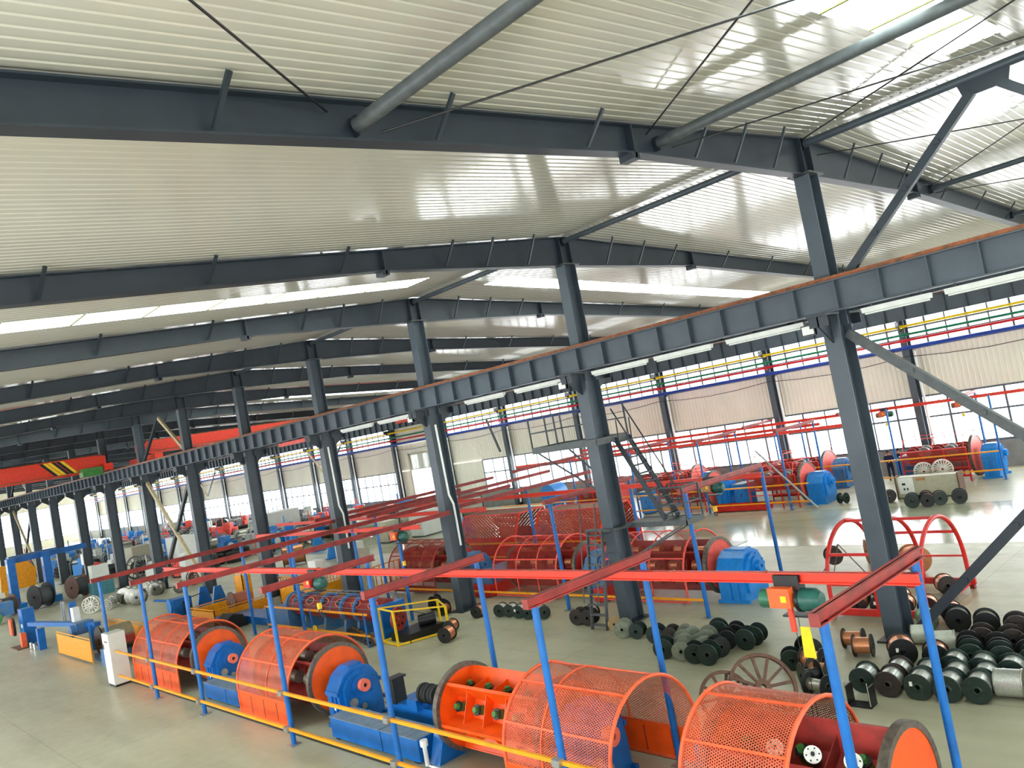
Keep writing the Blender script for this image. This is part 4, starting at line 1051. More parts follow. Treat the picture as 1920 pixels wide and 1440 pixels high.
for j, (x, y, mw, mf) in enumerate([(21.1, 7.9, dullsil, black), (20.9, 7.2, dullsil, black), (20.75, 6.5, black, brownk), (21.0, 5.75, greend, blackg), (20.8, 5.1, green, blackg)]):
    spool(x, y, .3, .58, .44, mw, mf, '%s large dark spool in the rearmost row beyond the black brace' % ORD[j], G1, fill=.8)
for j, (x, y) in enumerate([(19.95, 8.35), (19.6, 7.75)]): spool(x, y, PI / 2 + .3, .46, .5, mat('wrapped_plastic', '#c9cec2', .3), dullsil, '%s plastic-wrapped pale spool beside the black brace' % ORD[j], G1, fill=.96)
spool(21.6, 8.2, .5, .56, .44, copper, black, 'copper spool with black flange beyond the black brace', G1, fill=.9)
spool(21.1, 8.65, .5, .5, .4, mat('green_wrap', '#1f9a58', .4), greyfl, 'green-wrapped spool beside the black brace', G1, fill=.97)
# copper spools inside the red frame and on the aisle behind it
G2 = 'copper spools around the red hood frame'
for j, (x, y, a) in enumerate([(22.2, 10.9, .2), (22.2, 10.25, .2), (22.2, 9.6, .2), (22.85, 10.6, .25), (22.85, 9.95, .25), (22.2, 9.0, .3)]): spool(x, y, a, .52, .44, copper, brownk, '%s copper spool resting inside the red hood frame' % ORD[j], G2, fill=.92, z=.0)
spool(27.8, 12.6, PI / 2 + .6, .85, .7, copper, mat('wooden_flange', '#a5673c', .6), 'big copper reel with wooden flange standing behind the red frame', G2, fill=.9)
spool(26.6, 10.9, .75, .85, .6, copper, mat('wooden_flange', '#a5673c', .6), 'big copper reel facing the windows behind the red frame', G2, fill=.9)
spool(26.6, 13.6, .6, .6, .4, copper, brownk, 'copper spool on the tripod stand behind the red frame', G2, fill=.8, z=.25)
spool(24.2, 9.2, .6, .55, .42, copper, brownk, 'copper spool low behind the red frame arch', G2, fill=.92)
ts = thing('tripod_stand', 'thin rusty tripod stand under the copper spool behind the frame', 'stand', (26.2, 13.2, 0))
for p, q in (((26.2, 13.9, .02), (26.3, 13.2, 1.0)), ((26.4, 12.5, .02), (26.3, 13.2, 1.0)), ((25.5, 13.2, .02), (26.3, 13.2, 1.0)), ((26.2, 13.9, .03), (26.4, 12.5, .03)), ((25.5, 13.2, .03), (26.2, 13.9, .03))): MB().tube(p, q, .018, 6).build('leg', brown, ts)
# spool pile in front of the stairs
G3 = 'empty spools heaped between blue posts'
heap = [(17.45, 14.25, .4, blackg), (17.45, 13.65, .35, greyfl), (17.35, 13.2, .5, blackg), (17.35, 12.75, .3, blackg), (17.95, 12.85, .9, black), (17.95, 13.4, 1.1, greyfl), (18.0, 14.0, .7, greyfl),
        (18.5, 14.75, .3, brownk), (18.5, 15.3, .2, blackg), (18.55, 14.2, 1.2, greyfl), (18.6, 13.6, .4, greyfl), (18.55, 12.95, .5, black), (18.65, 12.4, .25, blackg), (19.05, 12.35, .2, blackg), (19.1, 13.0, .4, black), (19.15, 13.6, .5, blackg)]
for j, (x, y, a, m) in enumerate(heap): spool(x, y, a, .52 if j % 3 else .56, .4, m, m, '%s empty spool of the heap between the blue posts, counted from its near corner' % ORD[j], G3, fill=.5)
G4 = 'wire spools in a row at the conduit column'
for j, (x, y, mw, mf) in enumerate([(19.85, 21.4, silver, blackg), (19.75, 22.0, silver, blackg), (19.8, 22.55, silver, blackg), (19.85, 23.1, silver, blackg), (19.8, 23.6, silver, blackg), (19.5, 24.6, copper, black)]):
    spool(x, y, .35 + (.7 if j == 0 else 0), .48, .4, mw, mf, '%s silver-wire spool in the short row before the conduit column' % ORD[j] if j < 5 else 'copper spool ending the short row before the conduit column', G4, fill=.86)
for j, (x, y, mw) in enumerate([(20.0, 28.0, copper), (19.9, 27.45, black), (19.75, 27.1, black), (19.5, 26.75, copper), (20.45, 28.6, black)]): spool(x, y, .3, .46, .4, mw, black, '%s dark-flanged spool behind the conduit column foot' % ORD[j], G4, fill=.8)
spool(16.85, 23.2, .35, .54, .46, copper, black, 'bright copper spool standing alone on the open floor, nearer one', 'pair of copper spools on the open floor', fill=.86)
spool(17.75, 24.1, .35, .46, .4, copper, black, 'bright copper spool behind the nearer one of the lone pair', 'pair of copper spools on the open floor', fill=.86)
G5 = 'spools at the stair foot'
spool(19.55, 19.35, .2, .54, .4, black, brownk, 'dark empty spool beside the stair foot, outer one', G5, fill=.5)
spool(19.55, 18.85, .2, .54, .4, black, brownk, 'dark empty spool beside the stair foot, inner one', G5, fill=.5)
spool(20.05, 19.25, .2, .52, .4, silver, brownk, 'silver-wire spool behind the two dark ones at the stair foot', G5, fill=.8)
spool(19.2, 17.5, .5, .42, .16, wood, mat('tan_coil', '#a58a62', .7), 'tan coil of wire at the stair foot', G5, fill=.9)
spool(18.75, 16.75, .4, .52, .42, greyfl, greyfl, 'dusty pale spool between stair foot and blue post', G5, fill=.7)
spool(18.75, 16.2, .3, .46, .4, blackg, blackg, 'dark green spool beside the dusty pale one', G5, fill=.6)
G6 = 'little brass spools in a row'
for j in range(6): spool(16.35 - j * .14, 28.7 - j * .5, .55, .34, .3, brasswire, brownk, '%s little brass-coloured spool in the row before the tubular strander' % ORD[j], G6, fill=.85)
G7 = 'spools round the khaki box'
for j, (x, y, a, mw, mf, d_) in enumerate([(37.8, 15.05, .3, black, blackg, .66), (37.85, 14.4, .3, copper, black, .6), (38.2, 14.0, .4, copper, blackg, .62), (38.3, 13.2, .3, black, black, .64), (39.4, 16.7, .3, black, brownk, .6), (38.5, 14.7, .3, copper, black, .6)]):
    spool(x, y, a, d_, .46, mw, mf, '%s spool round the khaki box by the aisle' % ORD[j], G7, fill=.85)
for j, (x, y) in enumerate([(40.2, 18.3), (39.8, 19.2), (40.6, 17.6), (41.0, 18.6)]): spool(x, y, .9 + j * .5, .56, .4, blackg, blackg, '%s dark spool on the floor behind the nearest column, by the aisle' % ORD[j], G7, fill=.6)
ch = thing('cable_chute', 'black U-shaped bracket before the front spool row', 'bracket', (16.0, 8.2, 0))
MB().box(15.85, 16.15, 7.95, 8.45, 0, .03).box(15.85, 16.15, 7.95, 7.98, .03, .42).box(15.85, 16.15, 8.42, 8.45, .03, .42).build('channel', black, ch, False)
for y in (7.96, 8.44): MB().tube((15.85, y, .05), (15.85, y, .52), .012, 6).build('edge_rod', chrome, ch)
tag(MB().path([(24.6, 17.6, .02), (24.9, 17.1, .025), (25.1, 16.7, .02), (25.15, 16.2, .02)], .03, 6).build('cable_scrap', black, None), 'short black cable scrap on the aisle floor', 'cable')
tag(MB().box(30.6, 31.6, 20.0, 22.2, .004, .03).build('steel_sheet', zinc, None, False), 'flat grey steel sheet on the aisle floor', 'sheet')
# ------------------------------------------------------------------ stair tower at the second column
st = thing('stair_tower', 'grey steel stair with platform, landing and ladder at the second column', 'stairs', (20.9, 17.5, 0))
YA, YB = 17.35, 20.35
MB().box(19.8, 20.02, YA, YB, 5.95, 6.03).box(20.62, 21.5, YA, YB, 5.95, 6.03).box(20.02, 20.62, YA, 17.4, 5.95, 6.03).box(20.02, 20.62, 17.98, YB, 5.95, 6.03).build('platform_deck', steel_g, st, False)
MB().box(19.78, 19.84, YA, YB, 5.85, 6.07).box(21.46, 21.52, YA, YB, 5.85, 6.07).box(19.8, 21.5, YB - .03, YB + .03, 5.85, 6.07).box(19.8, 21.5, YA - .03, YA + .03, 5.85, 6.07).build('edge_channel', steel_g, st, False)
def railing(pts, z, h=1.1, mids=2, m=steel_d, name='railing', r=.022):
    for (x1, y1), (x2, y2) in zip(pts, pts[1:]):
        for k in range(mids):
            zz = z + h * (k + 1) / mids
            MB().bar((x1, y1, zz), (x2, y2, zz), .04, .04).build('hand_rail', m, st, False)
    for x, y in pts: MB().box(x - .022, x + .022, y - .022, y + .022, z, z + h).build('rail_post', m, st, False)
railing([(21.48, YA), (21.48, 18.9), (21.48, YB), (20.65, YB), (19.82, YB), (19.82, 19.1)], 6.03)
for x in (19.9, 21.4): MB().bar((x, YB - .1, 5.9), (x * .5 + XR * .5, 18.0, 4.4), .05, .05).build('platform_strut', steel_d, st, False)
# upper flight
for x in (20.75, 21.45):
    MB().bar((x, 17.35, 5.95), (x, 15.9, 3.15), .04, .18, (0, 1, 0)).build('stringer', steel_d, st, False)
    MB().bar((x, 17.3, 6.95), (x, 15.75, 4.0), .035, .035).build('stair_handrail', steel_d, st, False)
    for q in (.1, .5, .9): MB().bar((x, 17.35 - 1.45 * q, 5.95 - 2.8 * q), (x, 17.32 - 1.5 * q, 6.85 - 2.85 * q), .03, .03).build('rail_post', steel_d, st, False)
for k in range(10):
    q = (k + .5) / 10
    MB().box(20.77, 21.43, 17.35 - 1.45 * q - .13, 17.35 - 1.45 * q + .08, 5.95 - 2.8 * q - .02, 5.95 - 2.8 * q + .02).build('tread', steel_d, st, False)
MB().box(20.62, 21.55, 15.0, 17.35, 3.06, 3.12).build('landing_deck', steel_g, st, False)
MB().box(20.6, 20.66, 15.0, 17.4, 2.98, 3.14).box(21.5, 21.56, 15.0, 17.4, 2.98, 3.14).box(20.6, 21.55, 14.98, 15.04, 2.98, 3.14).build('edge_channel', steel_g, st, False)
railing([(21.53, 16.2), (21.53, 15.02), (20.64, 15.02), (20.64, 15.9)], 3.12, 1.05)
for x in (20.7, 21.45): MB().bar((x, 15.2, 3.0), (20.45 if x < 21 else 20.6, 17.3, 2.0), .05, .05).build('landing_strut', steel_g, st, False)
MB().bar((20.62, 17.3, 3.05), (20.3, 17.45, 3.05), .06, .1).bar((21.5, 17.3, 3.05), (20.6, 17.9, 3.05), .06, .1).build('wall_tie', steel_g, st, False)
# lower ladder flight
for y in (17.78, 18.42):
    MB().bar((19.12, y, 0), (19.75, y, 3.1), .12, .04, (0, 1, 0)).build('stringer', steel_g, st, False)
    MB().bar((18.95, y, .9), (19.6, y, 4.0), .03, .03).build('stair_handrail', steel_g, st, False)
for k in range(10):
    q = (k + .5) / 10
    MB().box(19.12 + .63 * q - .1, 19.12 + .63 * q + .1, 17.8, 18.4, 3.1 * q - .015, 3.1 * q + .015).build('tread', steel_g, st, False)
MB().box(19.7, 19.93, 17.4, 18.5, 3.06, 3.12).box(19.9, 20.7, 17.15, 17.4, 3.06, 3.12).build('landing_deck', steel_g, st, False)

# ------------------------------------------------------------------ tubular strander with yellow guard
ts = thing('tubular_strander', 'maroon tubular strander with blue rings behind amber rails', 'strander', (16.8, 26.6, 0))
tx, tz = 16.85, .95
MB().lathe([(0, 0), (0, .4), (.05, .45), (7.2, .45), (7.25, .4), (7.25, 0)], (tx, 26.6, tz), (0, 1, 0), 28).build('tube_body', red_d, ts)
for k in range(6):
    y = 27.1 + k * 1.22
    for a in (.9, 2.6, 4.3):
        u = Vector((math.cos(a + PI / 2), 0, math.sin(a + PI / 2)))
        o = Vector((tx, y, tz)) + u * .445; v = Vector((0, 1, 0)); w_ = u.cross(v)
        loop = [o + v * (.34 * math.cos(t)) + w_ * (.17 * math.sin(t)) for t in [2 * PI * q / 16 for q in range(16)]]
        MB().prism([p + u * .004 for p in loop], u * .012).build('window_rim', coral if k % 2 else hub_m, ts, False)
        MB().prism([o + (p - o) * .8 + u * .014 for p in loop], u * .006).build('window_opening', black, ts, False)
for y in (28.3, 29.3, 30.9, 32.6, 33.9):
    MB().ring((tx, y, tz), (0, 1, 0), .46, .56, .14, 26).build('support_ring', blue_d, ts)
    MB().prism([(tx - .5, y - .08, 0), (tx + .5, y - .08, 0), (tx + .36, y - .08, .62), (tx - .36, y - .08, .62)], (0, .16, 0)).build('support_leg', blue_d, ts, False)
for y in (26.75, 29.8, 32.9): MB().path([(tx - .72 * math.cos(a), y, tz + .66 * math.sin(a)) for a in [PI * q / 10 for q in range(11)]], .02, 6).build('guard_hoop', blue_d, ts)
for q in range(1, 10):
    a = PI * q / 10; MB().tube((tx - .72 * math.cos(a), 26.6, tz + .66 * math.sin(a)), (tx - .72 * math.cos(a), 33.4, tz + .66 * math.sin(a)), .008, 5).build('guard_wire', zinc, ts)
MB().box(16.3, 17.4, 26.3, 26.75, 0, 1.25).build('head_stock', blue, ts, False)
MB().box(16.2, 17.5, 33.6, 35.6, 0, .85).build('end_box', blue_d, ts, False)
MB().box(16.3, 17.4, 35.6, 40.0, 0, .35).build('long_bed', blue, ts, False)
rg = thing('amber_barrier', 'pair of amber rails in front of the tubular strander', 'barrier', (15.5, 26.2, 0))
for z in (1.2, .42): MB().box(15.47, 15.53, 26.0, 34.2, z - .035, z + .035).build('rail', amber, rg, False)
for y in (26.2, 30.2, 34.1): MB().tube((15.5, y, 0), (15.5, y, 1.25), .04, 10).build('post', blue, rg)
MB().tube((15.45, 29.9, .5), (15.40, 29.9, .5), .13, 14).build('round_sign', yellow, rg)
yg = thing('yellow_drive_guard', 'yellow framed guard over a red pulley and motor', 'guard', (17.2, 25.2, 0))
P1 = [(16.35, 25.95), (17.35, 25.95), (18.3, 24.9), (18.3, 24.75), (16.35, 24.9)]
F0 = [(16.2, 26.0, .05), (16.2, 26.0, 1.45), (16.2, 25.0, 1.55), (16.2, 24.9, .05)]
corners = [((16.25, 26.1), 1.35), ((16.9, 25.2), 1.5), ((18.5, 25.0), 1.0), ((18.5, 26.1), .95)]
A_, B_, C_, D_ = [(16.1, 26.15), (15.9, 24.9), (17.7, 24.2), (18.4, 25.6)]
HS = {A_: 1.25, B_: 1.25, C_: .95, D_: .95}
ringp = [A_, B_, C_, D_]
for p, q in zip(ringp, ringp[1:] + ringp[:1]):
    MB().bar((*p, .05), (*q, .05), .06, .06).bar((*p, HS[p]), (*q, HS[q]), .05, .05).build('frame_bar', yellow, yg, False)
for p in ringp: MB().box(p[0] - .035, p[0] + .035, p[1] - .035, p[1] + .035, 0, HS[p]).build('frame_post', yellow, yg, False)
dm = thing('belt_drive', 'red pulley wheel with black motor inside the yellow guard', 'drive', (16.9, 25.4, 0))
MB().lathe([(0, .08), (0, .42), (.12, .42), (.12, .08)], (16.45, 25.55, .8), Vector((.35, -1, 0)), 26, True).build('pulley', red_beam, dm)
for k in range(6):
    d_ = Vector((.35, -1, 0)).normalized(); u = d_.cross(Vector((0, 0, 1))); v = Vector((0, 0, 1)); a = k * PI / 3
    o = Vector((16.45, 25.55, .8)) + (u * math.cos(a) + v * math.sin(a)) * .24 + d_ * .115
    MB().tube(o, o + d_ * .012, .06, 10).build('pulley_hole', black, dm)
MB().tube((17.2, 25.3, .5), (17.75, 25.0, .5), .22, 16).build('motor', black, dm)
MB().box(16.3, 17.9, 24.7, 25.9, 0, .3).build('motor_base', black, dm, False)
MB().bar((16.45, 25.4, 1.2), (17.4, 25.1, .72), .06, .02).build('belt', rubber, dm, False)

# ------------------------------------------------------------------ ochre crates and winders behind the first hood
fence('low ochre sheet fence box around motors behind the cabinet-side hood', 15.6, 18.6, 40.2, 43.2, .72, 'lnf')
w1 = thing('copper_drum_winder', 'copper drum in the low ochre fence box', 'winder', (17.6, 41.8, 0))
MB().tube((17.2, 41.8, .62), (18.2, 41.8, .62), .42, 20).build('drum', mat('rosy_copper_paint', '#b46a52', .5), w1); MB().ring((17.2, 41.8, .62), (1, 0, 0), .1, .55, .05, 24).build('drum_flange', brown, w1)
MB().box(17.2, 18.2, 41.3, 42.3, 0, .25).build('base', blue_d, w1, False)
for k, (x, y, n) in enumerate([(15.9, 39.4, 'nearer the strander'), (15.9, 40.0, 'in the middle'), (16.3, 41.2, 'inside the fence box')]):
    b = thing('gear_motor', 'dusty blue gear motor by the low ochre fence, ' + n, 'motor', (x, y, 0), 'dusty blue gear motors')
    MB().box(x - .3, x + .3, y - .25, y + .25, 0, .42).build('casing', mat('violet_blue_paint', '#5f79b4', .5, var=.2), b, False)
    MB().tube((x, y - .25, .25), (x, y - .45, .25), .16, 14).build('motor_end', rubber, b)
sv = thing('tarp_heap', 'black tarpaulin-covered machine beside the low ochre fence', 'covered machine', (16.4, 38.4, 0))
MB().prism([(15.0, 37.8, 0), (16.2, 37.8, 0), (16.0, 37.8, .55), (15.5, 37.8, .68), (15.05, 37.8, .4)], (0, 1.1, 0)).build('cover', rubber, sv, False)
bs = thing('blue_puller', 'blue wire puller stand behind the first orange hood', 'puller', (16.2, 46.8, 0))
MB().box(15.9, 16.9, 46.4, 47.4, 0, .95).build('body', blue, bs, False)
MB().tube((15.9, 46.9, .6), (15.8, 46.9, .6), .38, 18).build('capstan', blue_l, bs)
MB().bar((16.2, 47.3, .8), (15.6, 48.4, .95), .12, .12).build('arm', blue, bs, False)
MB().prism([(16.4, 45.6, .1), (16.4, 46.4, .1), (16.4, 46.4, .75)], (.3, 0, 0)).build('black_guard', rubber, bs, False)
for k, (x, y) in enumerate([(18.2, 48.0), (18.5, 46.6)]):
    b = thing('bearing_pedestal', 'blue bearing pedestal beside the wire puller, %s one' % ('farther', 'nearer')[k], 'pedestal', (x, y, 0), 'blue bearing pedestals')
    MB().prism([(x - .45, y - .1, 0), (x + .45, y - .1, 0), (x + .18, y - .1, 1.05), (x - .18, y - .1, 1.05)], (0, .2, 0)).build('pedestal_body', blue, b, False)
    MB().box(x - .5, x + .5, y - .2, y + .2, 0, .08).build('foot', blue, b, False)
tag(MB().tube((18.2, 47.9, .75), (16.6, 47.0, .72), .03, 8).build('connecting_shaft', black, None), 'thin dark shaft between puller and pedestals', 'shaft')

# ------------------------------------------------------------------ left side: portal stand, caterpillar, silver reels
pg = thing('portal_stand', 'tall blue portal stand straddling a cable reel', 'portal stand', (14.6, 72.4, 0))
for x in (13.45, 15.85):
    MB().box(x - .26, x + .26, 72.1, 72.9, .5, 3.95).build('upright', blue, pg, False)
    MB().box(x - .75, x + .6, 71.7, 73.3, 0, .5).build('pedestal', blue_l, pg, False)
    MB().box(x - .27, x - .255, 72.3, 72.5, 2.9, 3.6).build('white_scale', white, pg, False)
MB().box(13.4, 19.0, 72.9, 73.5, 3.55, 3.95).build('top_beam', blue, pg, False)
MB().box(13.6, 17.0, 73.6, 74.6, 3.95, 4.05).build('walkway', blue_d, pg, False)
b = thing('ochre_guard', 'tall ochre guard panel behind the blue portal stand', 'guard', (14.8, 77.5, 0))
MB().prism([(13.5, 77.5, 1.2), (16.0, 77.5, 1.2), (16.2, 77.5, 2.6), (15.6, 77.5, 3.3), (13.6, 77.5, 3.3)], (0, .15, 0)).build('guard_panel', ochre, b, False)
for x in (13.8, 15.8): MB().box(x - .08, x + .08, 77.5, 77.65, 0, 1.2).build('leg', ochre, b, False)
def reel(label, x, y, ang, R, w, mrim, mspoke, mw, n=18, fill=.7, group='large cable reels', spoked=True, small=False):
    t = thing('cable_reel', label, 'reel', (x, y, 0), group, local=True, rz=ang)
    for s in (-1, 1):
        if spoked:
            f = MB().ring((s * w / 2, 0, R), (1, 0, 0), R * .90, R, .07, 28).build('rim', mrim, t)
            sp = MB(); sp.ring((s * w / 2, 0, R), (1, 0, 0), R * .08, R * .2, .09, 14)
            if small:
                for k in range(n):
                    a = 2 * PI * k / n; d = Vector((0, math.cos(a), math.sin(a))); o = Vector((s * w / 2, 0, R))
                    sp.bar(o + d * R * .17, o + d * R * .92, .05, .04, (1, 0, 0))
                sp.build('spoke_set', mspoke, t, False)
            else:
                sp.build('hub', mspoke, t)
                for k in range(n):
                    a = 2 * PI * k / n; d = Vector((0, math.cos(a), math.sin(a))); o = Vector((s * w / 2, 0, R))
                    MB().bar(o + d * R * .17, o + d * R * .92, .05, .04, (1, 0, 0)).build('spoke', mspoke, t, False)
        else:
            MB().lathe([(-.03, R * .12), (-.03, R), (.03, R), (.03, R * .12)], (s * w / 2, 0, R), (1, 0, 0), 28, True).build('flange', mrim, t)
    MB().lathe([(-w / 2, R * fill), (w / 2, R * fill)], (0, 0, R), (1, 0, 0), 26).build('barrel', mw, t)
    return t
GS = 'silver reels on the floor beyond the blue posts'
def cone_reel(label, x, y, ang, R):
    t = thing('silver_reel', label, 'reel', (x, y, 0), GS, local=True, rz=ang)
    MB().lathe([(-.35, R * .2), (-.35, R * .55), (-.3, R * .98), (-.22, R), (-.12, R * .8), (.12, R * .8), (.22, R), (.3, R * .98), (.35, R * .55), (.35, R * .2)], (0, 0, R), (1, 0, 0), 32, True).build('reel_body', mat('satin_steel', '#8f8e86', .34, .9, var=.12), t)
    MB().tube((-.352, 0, R), (.352, 0, R), R * .2, 16).build('bore', black, t)
    for s in (-1, 1):
        for k in range(8):
            a = k * PI / 4
            MB().bar((s * .345, R * .5 * math.cos(a), R + R * .5 * math.sin(a)), (s * .31, R * .92 * math.cos(a), R + R * .92 * math.sin(a)), .02, .02, (1, 0, 0)).build('groove_rib', dullsil, t, False)
cone_reel('shiny silver reel with dark bore, foremost in the group', 17.15, 56.1, .9, .52)
cone_reel('shiny silver reel right behind the foremost one', 17.2, 57.1, .9, .54)
cone_reel('shiny silver reel behind, nearer the red beam end', 17.1, 58.3, .8, .56)
cone_reel('small silver reel next to the second blue post', 19.2, 58.6, .7, .45)
cone_reel('small silver reel lying apart near the brown cart', 20.0, 56.5, .6, .38)
reel('thin wire-spoked silver reel at the group end', 15.0, 58.5, .9, .54, .4, dullsil, dullsil, dullsil, 14, .2, GS)
reel('low wire-spoked silver reel beside the thin one', 15.7, 57.7, 1.0, .36, .4, dullsil, dullsil, dullsil, 12, .3, GS)
reel('wire-spoked silver reel between the shiny ones', 16.2, 58.2, .7, .42, .4, dullsil, dullsil, chrome, 12, .4, GS)
reel('wire-spoked silver reel at the back of the group', 19.0, 60.0, .7, .5, .4, dullsil, dullsil, dullsil, 14, .3, GS)
cp = thing('caterpillar_puller', 'blue beam machine with orange wheel guard on the open floor', 'machine', (10.4, 48, 0))
MB().bar((10.0, 51.2, 1.2), (11.3, 43.6, 1.2), .3, .2).build('long_beam', blue, cp, False)
MB().bar((9.95, 48.9, 0), (9.95, 48.9, 1.1), .34, .34).bar((11.2, 44.0, 0), (11.2, 44.0, 1.2), .4, .4).build('beam_leg', blue, cp, False)
MB().box(9.75, 10.35, 51.6, 52.5, .1, 2.0).build('tall_head', blue, cp, False)
MB().box(9.74, 9.75, 51.8, 52.1, 1.0, 1.2).build('white_plate', white, cp, False)
MB().lathe([(0, 0), (0, .5), (.12, .5), (.12, 0)], (9.6, 52.9, 1.05), (-1, .1, 0), 24).build('wheel', rubber, cp)
MB().box(9.36, 9.48, 52.6, 53.2, .65, 1.5).build('wheel_guard', orange_l, cp, False)
MB().box(9.5, 9.75, 51.2, 51.6, .05, .8).build('lower_guard', orange_l, cp, False)
MB().box(9.2, 10.2, 50.9, 52.6, 0, .06).build('floor_plate', brown, cp, False)
MB().box(10.6, 11.4, 44.6, 45.4, .8, 1.35).tube((10.6, 45.0, 1.0), (10.4, 45.0, 1.0), .3, 16).build('drive_unit', blue_d, cp, False)
MB().box(10.85, 11.15, 45.8, 46.3, 1.3, 2.0).build('control_box', white, cp, False)
MB().box(10.75, 10.85, 47.2, 47.3, 1.3, 2.3).box(10.75, 10.85, 47.5, 47.6, 1.3, 2.3).build('guide_rod', zinc, cp, False)
for y in (49.4, 50.2): MB().tube((9.7, y, .03), (9.7, y, .35), .07, 10).build('small_roller', chrome, cp)
MB().box(11.0, 11.3, 46.9, 47.2, 1.3, 2.2).build('blue_head', blue, cp, False)
ws = thing('work_bench', 'pale machine on a teal bench beside the blue portal stand', 'machine', (18.4, 68.5, 0))
MB().box(17.7, 19.2, 68.0, 69.2, 0, 1.0).build('bench', tealbox, ws, False)
MB().box(17.8, 19.0, 68.1, 69.0, 1.0, 2.3).build('machine_head', cabw, ws, False)
MB().box(18.1, 18.5, 68.2, 68.5, 2.3, 2.45).build('red_cap', red, ws, False)
wb = thing('notice_board', 'small white notice on the far column beside a teal box', 'notice', (19.8, 77.9, 1.9))
MB().box(19.82, 19.88, 77.8, 78.5, 1.9, 2.8).build('sheet', white, wb, False)
MB().box(19.86, 19.93, 78.0, 78.3, 2.2, 2.5).build('bracket', steel_d, wb, False)
for k, (x, y, R, n) in enumerate([(14.6, 69.8, .9, 'inside the blue portal stand'), (17.3, 70.5, .85, 'beside the blue portal stand'), (12.2, 69.5, .8, 'at the picture edge')]):
    reel('dark drum with round flange ' + n, x, y, .35, R, 1.0, brown if k else rubber, brown, mat('slate_drum', '#4d5358', .6), spoked=False, fill=.75)
gm = thing('green_wheel_cart', 'blue cart with green wheel cut by the picture edge', 'cart', (11.0, 66.0, 0))
MB().box(10.6, 12.0, 65.6, 66.8, .5, 1.4).build('body', blue_d, gm, False); MB().ring((10.8, 65.5, .45), (.2, 1, 0), .12, .45, .12, 20).build('wheel', green, gm)

# ------------------------------------------------------------------ window-side bay, mid distance
big = 'large drums in the window-side bay'
for k, (x, y, R, w_, mw, mf, lab) in enumerate([
        (37.4, 59.8, .95, 2.0, dullsil, mat('slate_flange', '#4f5a58', .6), 'wide silver drum with slate flange, beside the third column'),
        (39.6, 56.4, .95, 2.2, dullsil, mat('slate_flange', '#4f5a58', .6), 'wide silver drum with slate flange, between third and conduit columns'),
        (43.0, 52.6, .9, 1.8, dullsil, black, 'wide silver drum beyond the conduit column'),
        (36.2, 63.5, .9, .6, brown, brown, 'brown drum behind the slate-flanged drum')]):
    reel(lab, x, y, -.62, R, w_, mf, mf, mw, spoked=False, fill=.8, group=big)
reel('green-spoked cable reel above the long red beam', 34.0, 64.5, -.5, 1.05, .8, green, green, dullsil, 26, .55, big)
GR = 'black spoked reels standing in a row'
for k in range(4): reel('%s black spoked reel of the standing row, counted from the wide white cabinet' % ORD[k], 33.3 - k * .35, 75.6 + k * 2.4, -.75, .92 - .04 * k, 1.1, black if k else dullsil, mat('grey_spoke', '#8d918f', .4, .4), black if k % 2 else dullsil, 24, .62, GR)
reel('copper-wound drum beside the fifth column', 27.3, 54.2, -.5, .75, 1.5, brown, brown, copper, spoked=False, fill=.85, group=big)
reel('brown spoked cart reel beside the crossed braces', 21.9, 58.6, .6, .55, .7, brown, brown, brownk, 10, .7, big)
for k, (x, y, w_, d_, h, m, lab) in enumerate([
        (37.6, 76.8, 3.6, 2.6, 2.8, cabw, 'wide pale cabinet block behind the black spoked reels'),
        (25.6, 70.5, 1.6, 2.8, 2.9, white, 'tall white cabinet behind the crossed braces'),
        (23.6, 75.5, 1.6, 2.2, 2.6, cabk, 'khaki cabinet left of the crossed braces'),
        (22.2, 60.4, .9, 1.2, 2.2, white, 'white cabinet at the foot of the crossed braces'),
        (36.5, 50.5, 1.8, 1.6, 1.9, cabw, 'pale cabinet beside the conduit column'),
        (34.4, 52.4, 1.2, 1.2, 1.6, cabk, 'khaki switch cabinet behind the maroon hood'),
        (21.4, 35.8, .6, 1.4, 2.3, cabk, 'khaki switch cabinet at the third column foot'),
        (20.9, 39.2, .5, .8, 1.9, white, 'narrow white cabinet behind the tubular strander'),
        (28.5, 48.5, 1.4, 1.4, 1.2, cabw, 'low pale cabinet behind the ochre railing')]):
    c = thing('machine_cabinet', lab, 'cabinet', (x, y, 0), 'pale cabinets in the window-side bay')
    MB().box(x - w_ / 2, x + w_ / 2, y - d_ / 2, y + d_ / 2, .08, h).build('body', m, c, False)
    MB().box(x - w_ / 2 + .03, x + w_ / 2 - .03, y - d_ / 2 + .03, y + d_ / 2 - .03, 0, .08).build('plinth', black, c, False)
    d2 = MB().box(x - w_ / 2 - .015, x - w_ / 2, y - d_ / 2 + .06, y + d_ / 2 - .06, .15, h - .08).build('door', m, c, False)
    MB().box(x - w_ / 2 - .04, x - w_ / 2 - .015, y - .03, y + .03, h * .5, h * .6).build('handle', black, d2, False)
# ochre railings round the maroon line end
def picket(label, xa, ya, xb, yb, h=1.15, n=12, m=amber):
    f = thing('picket_fence', label, 'fence', (xa, ya, 0), 'ochre picket fences')
    MB().bar((xa, ya, h), (xb, yb, h), .05, .05).bar((xa, ya, .15), (xb, yb, .15), .05, .05).build('fence_rail', m, f, False)
    for k in range(n + 1):
        q = k / n; x, y = xa + (xb - xa) * q, ya + (yb - ya) * q
        MB().box(x - .022, x + .022, y - .022, y + .022, 0 if k % 4 == 0 else .15, h).build('picket', m, f, False)
picket('ochre picket fence at the maroon line end, facing the blue posts', 21.6, 36.2, 21.6, 40.2)
picket('ochre picket fence across the maroon line end', 21.6, 36.2, 25.2, 36.2)
picket('ochre picket fence behind the hexagonal cover', 30.6, 30.0, 30.6, 36.0)
picket('ochre picket fence further behind the hexagonal covers', 33.0, 32.0, 37.0, 36.0, 1.5)
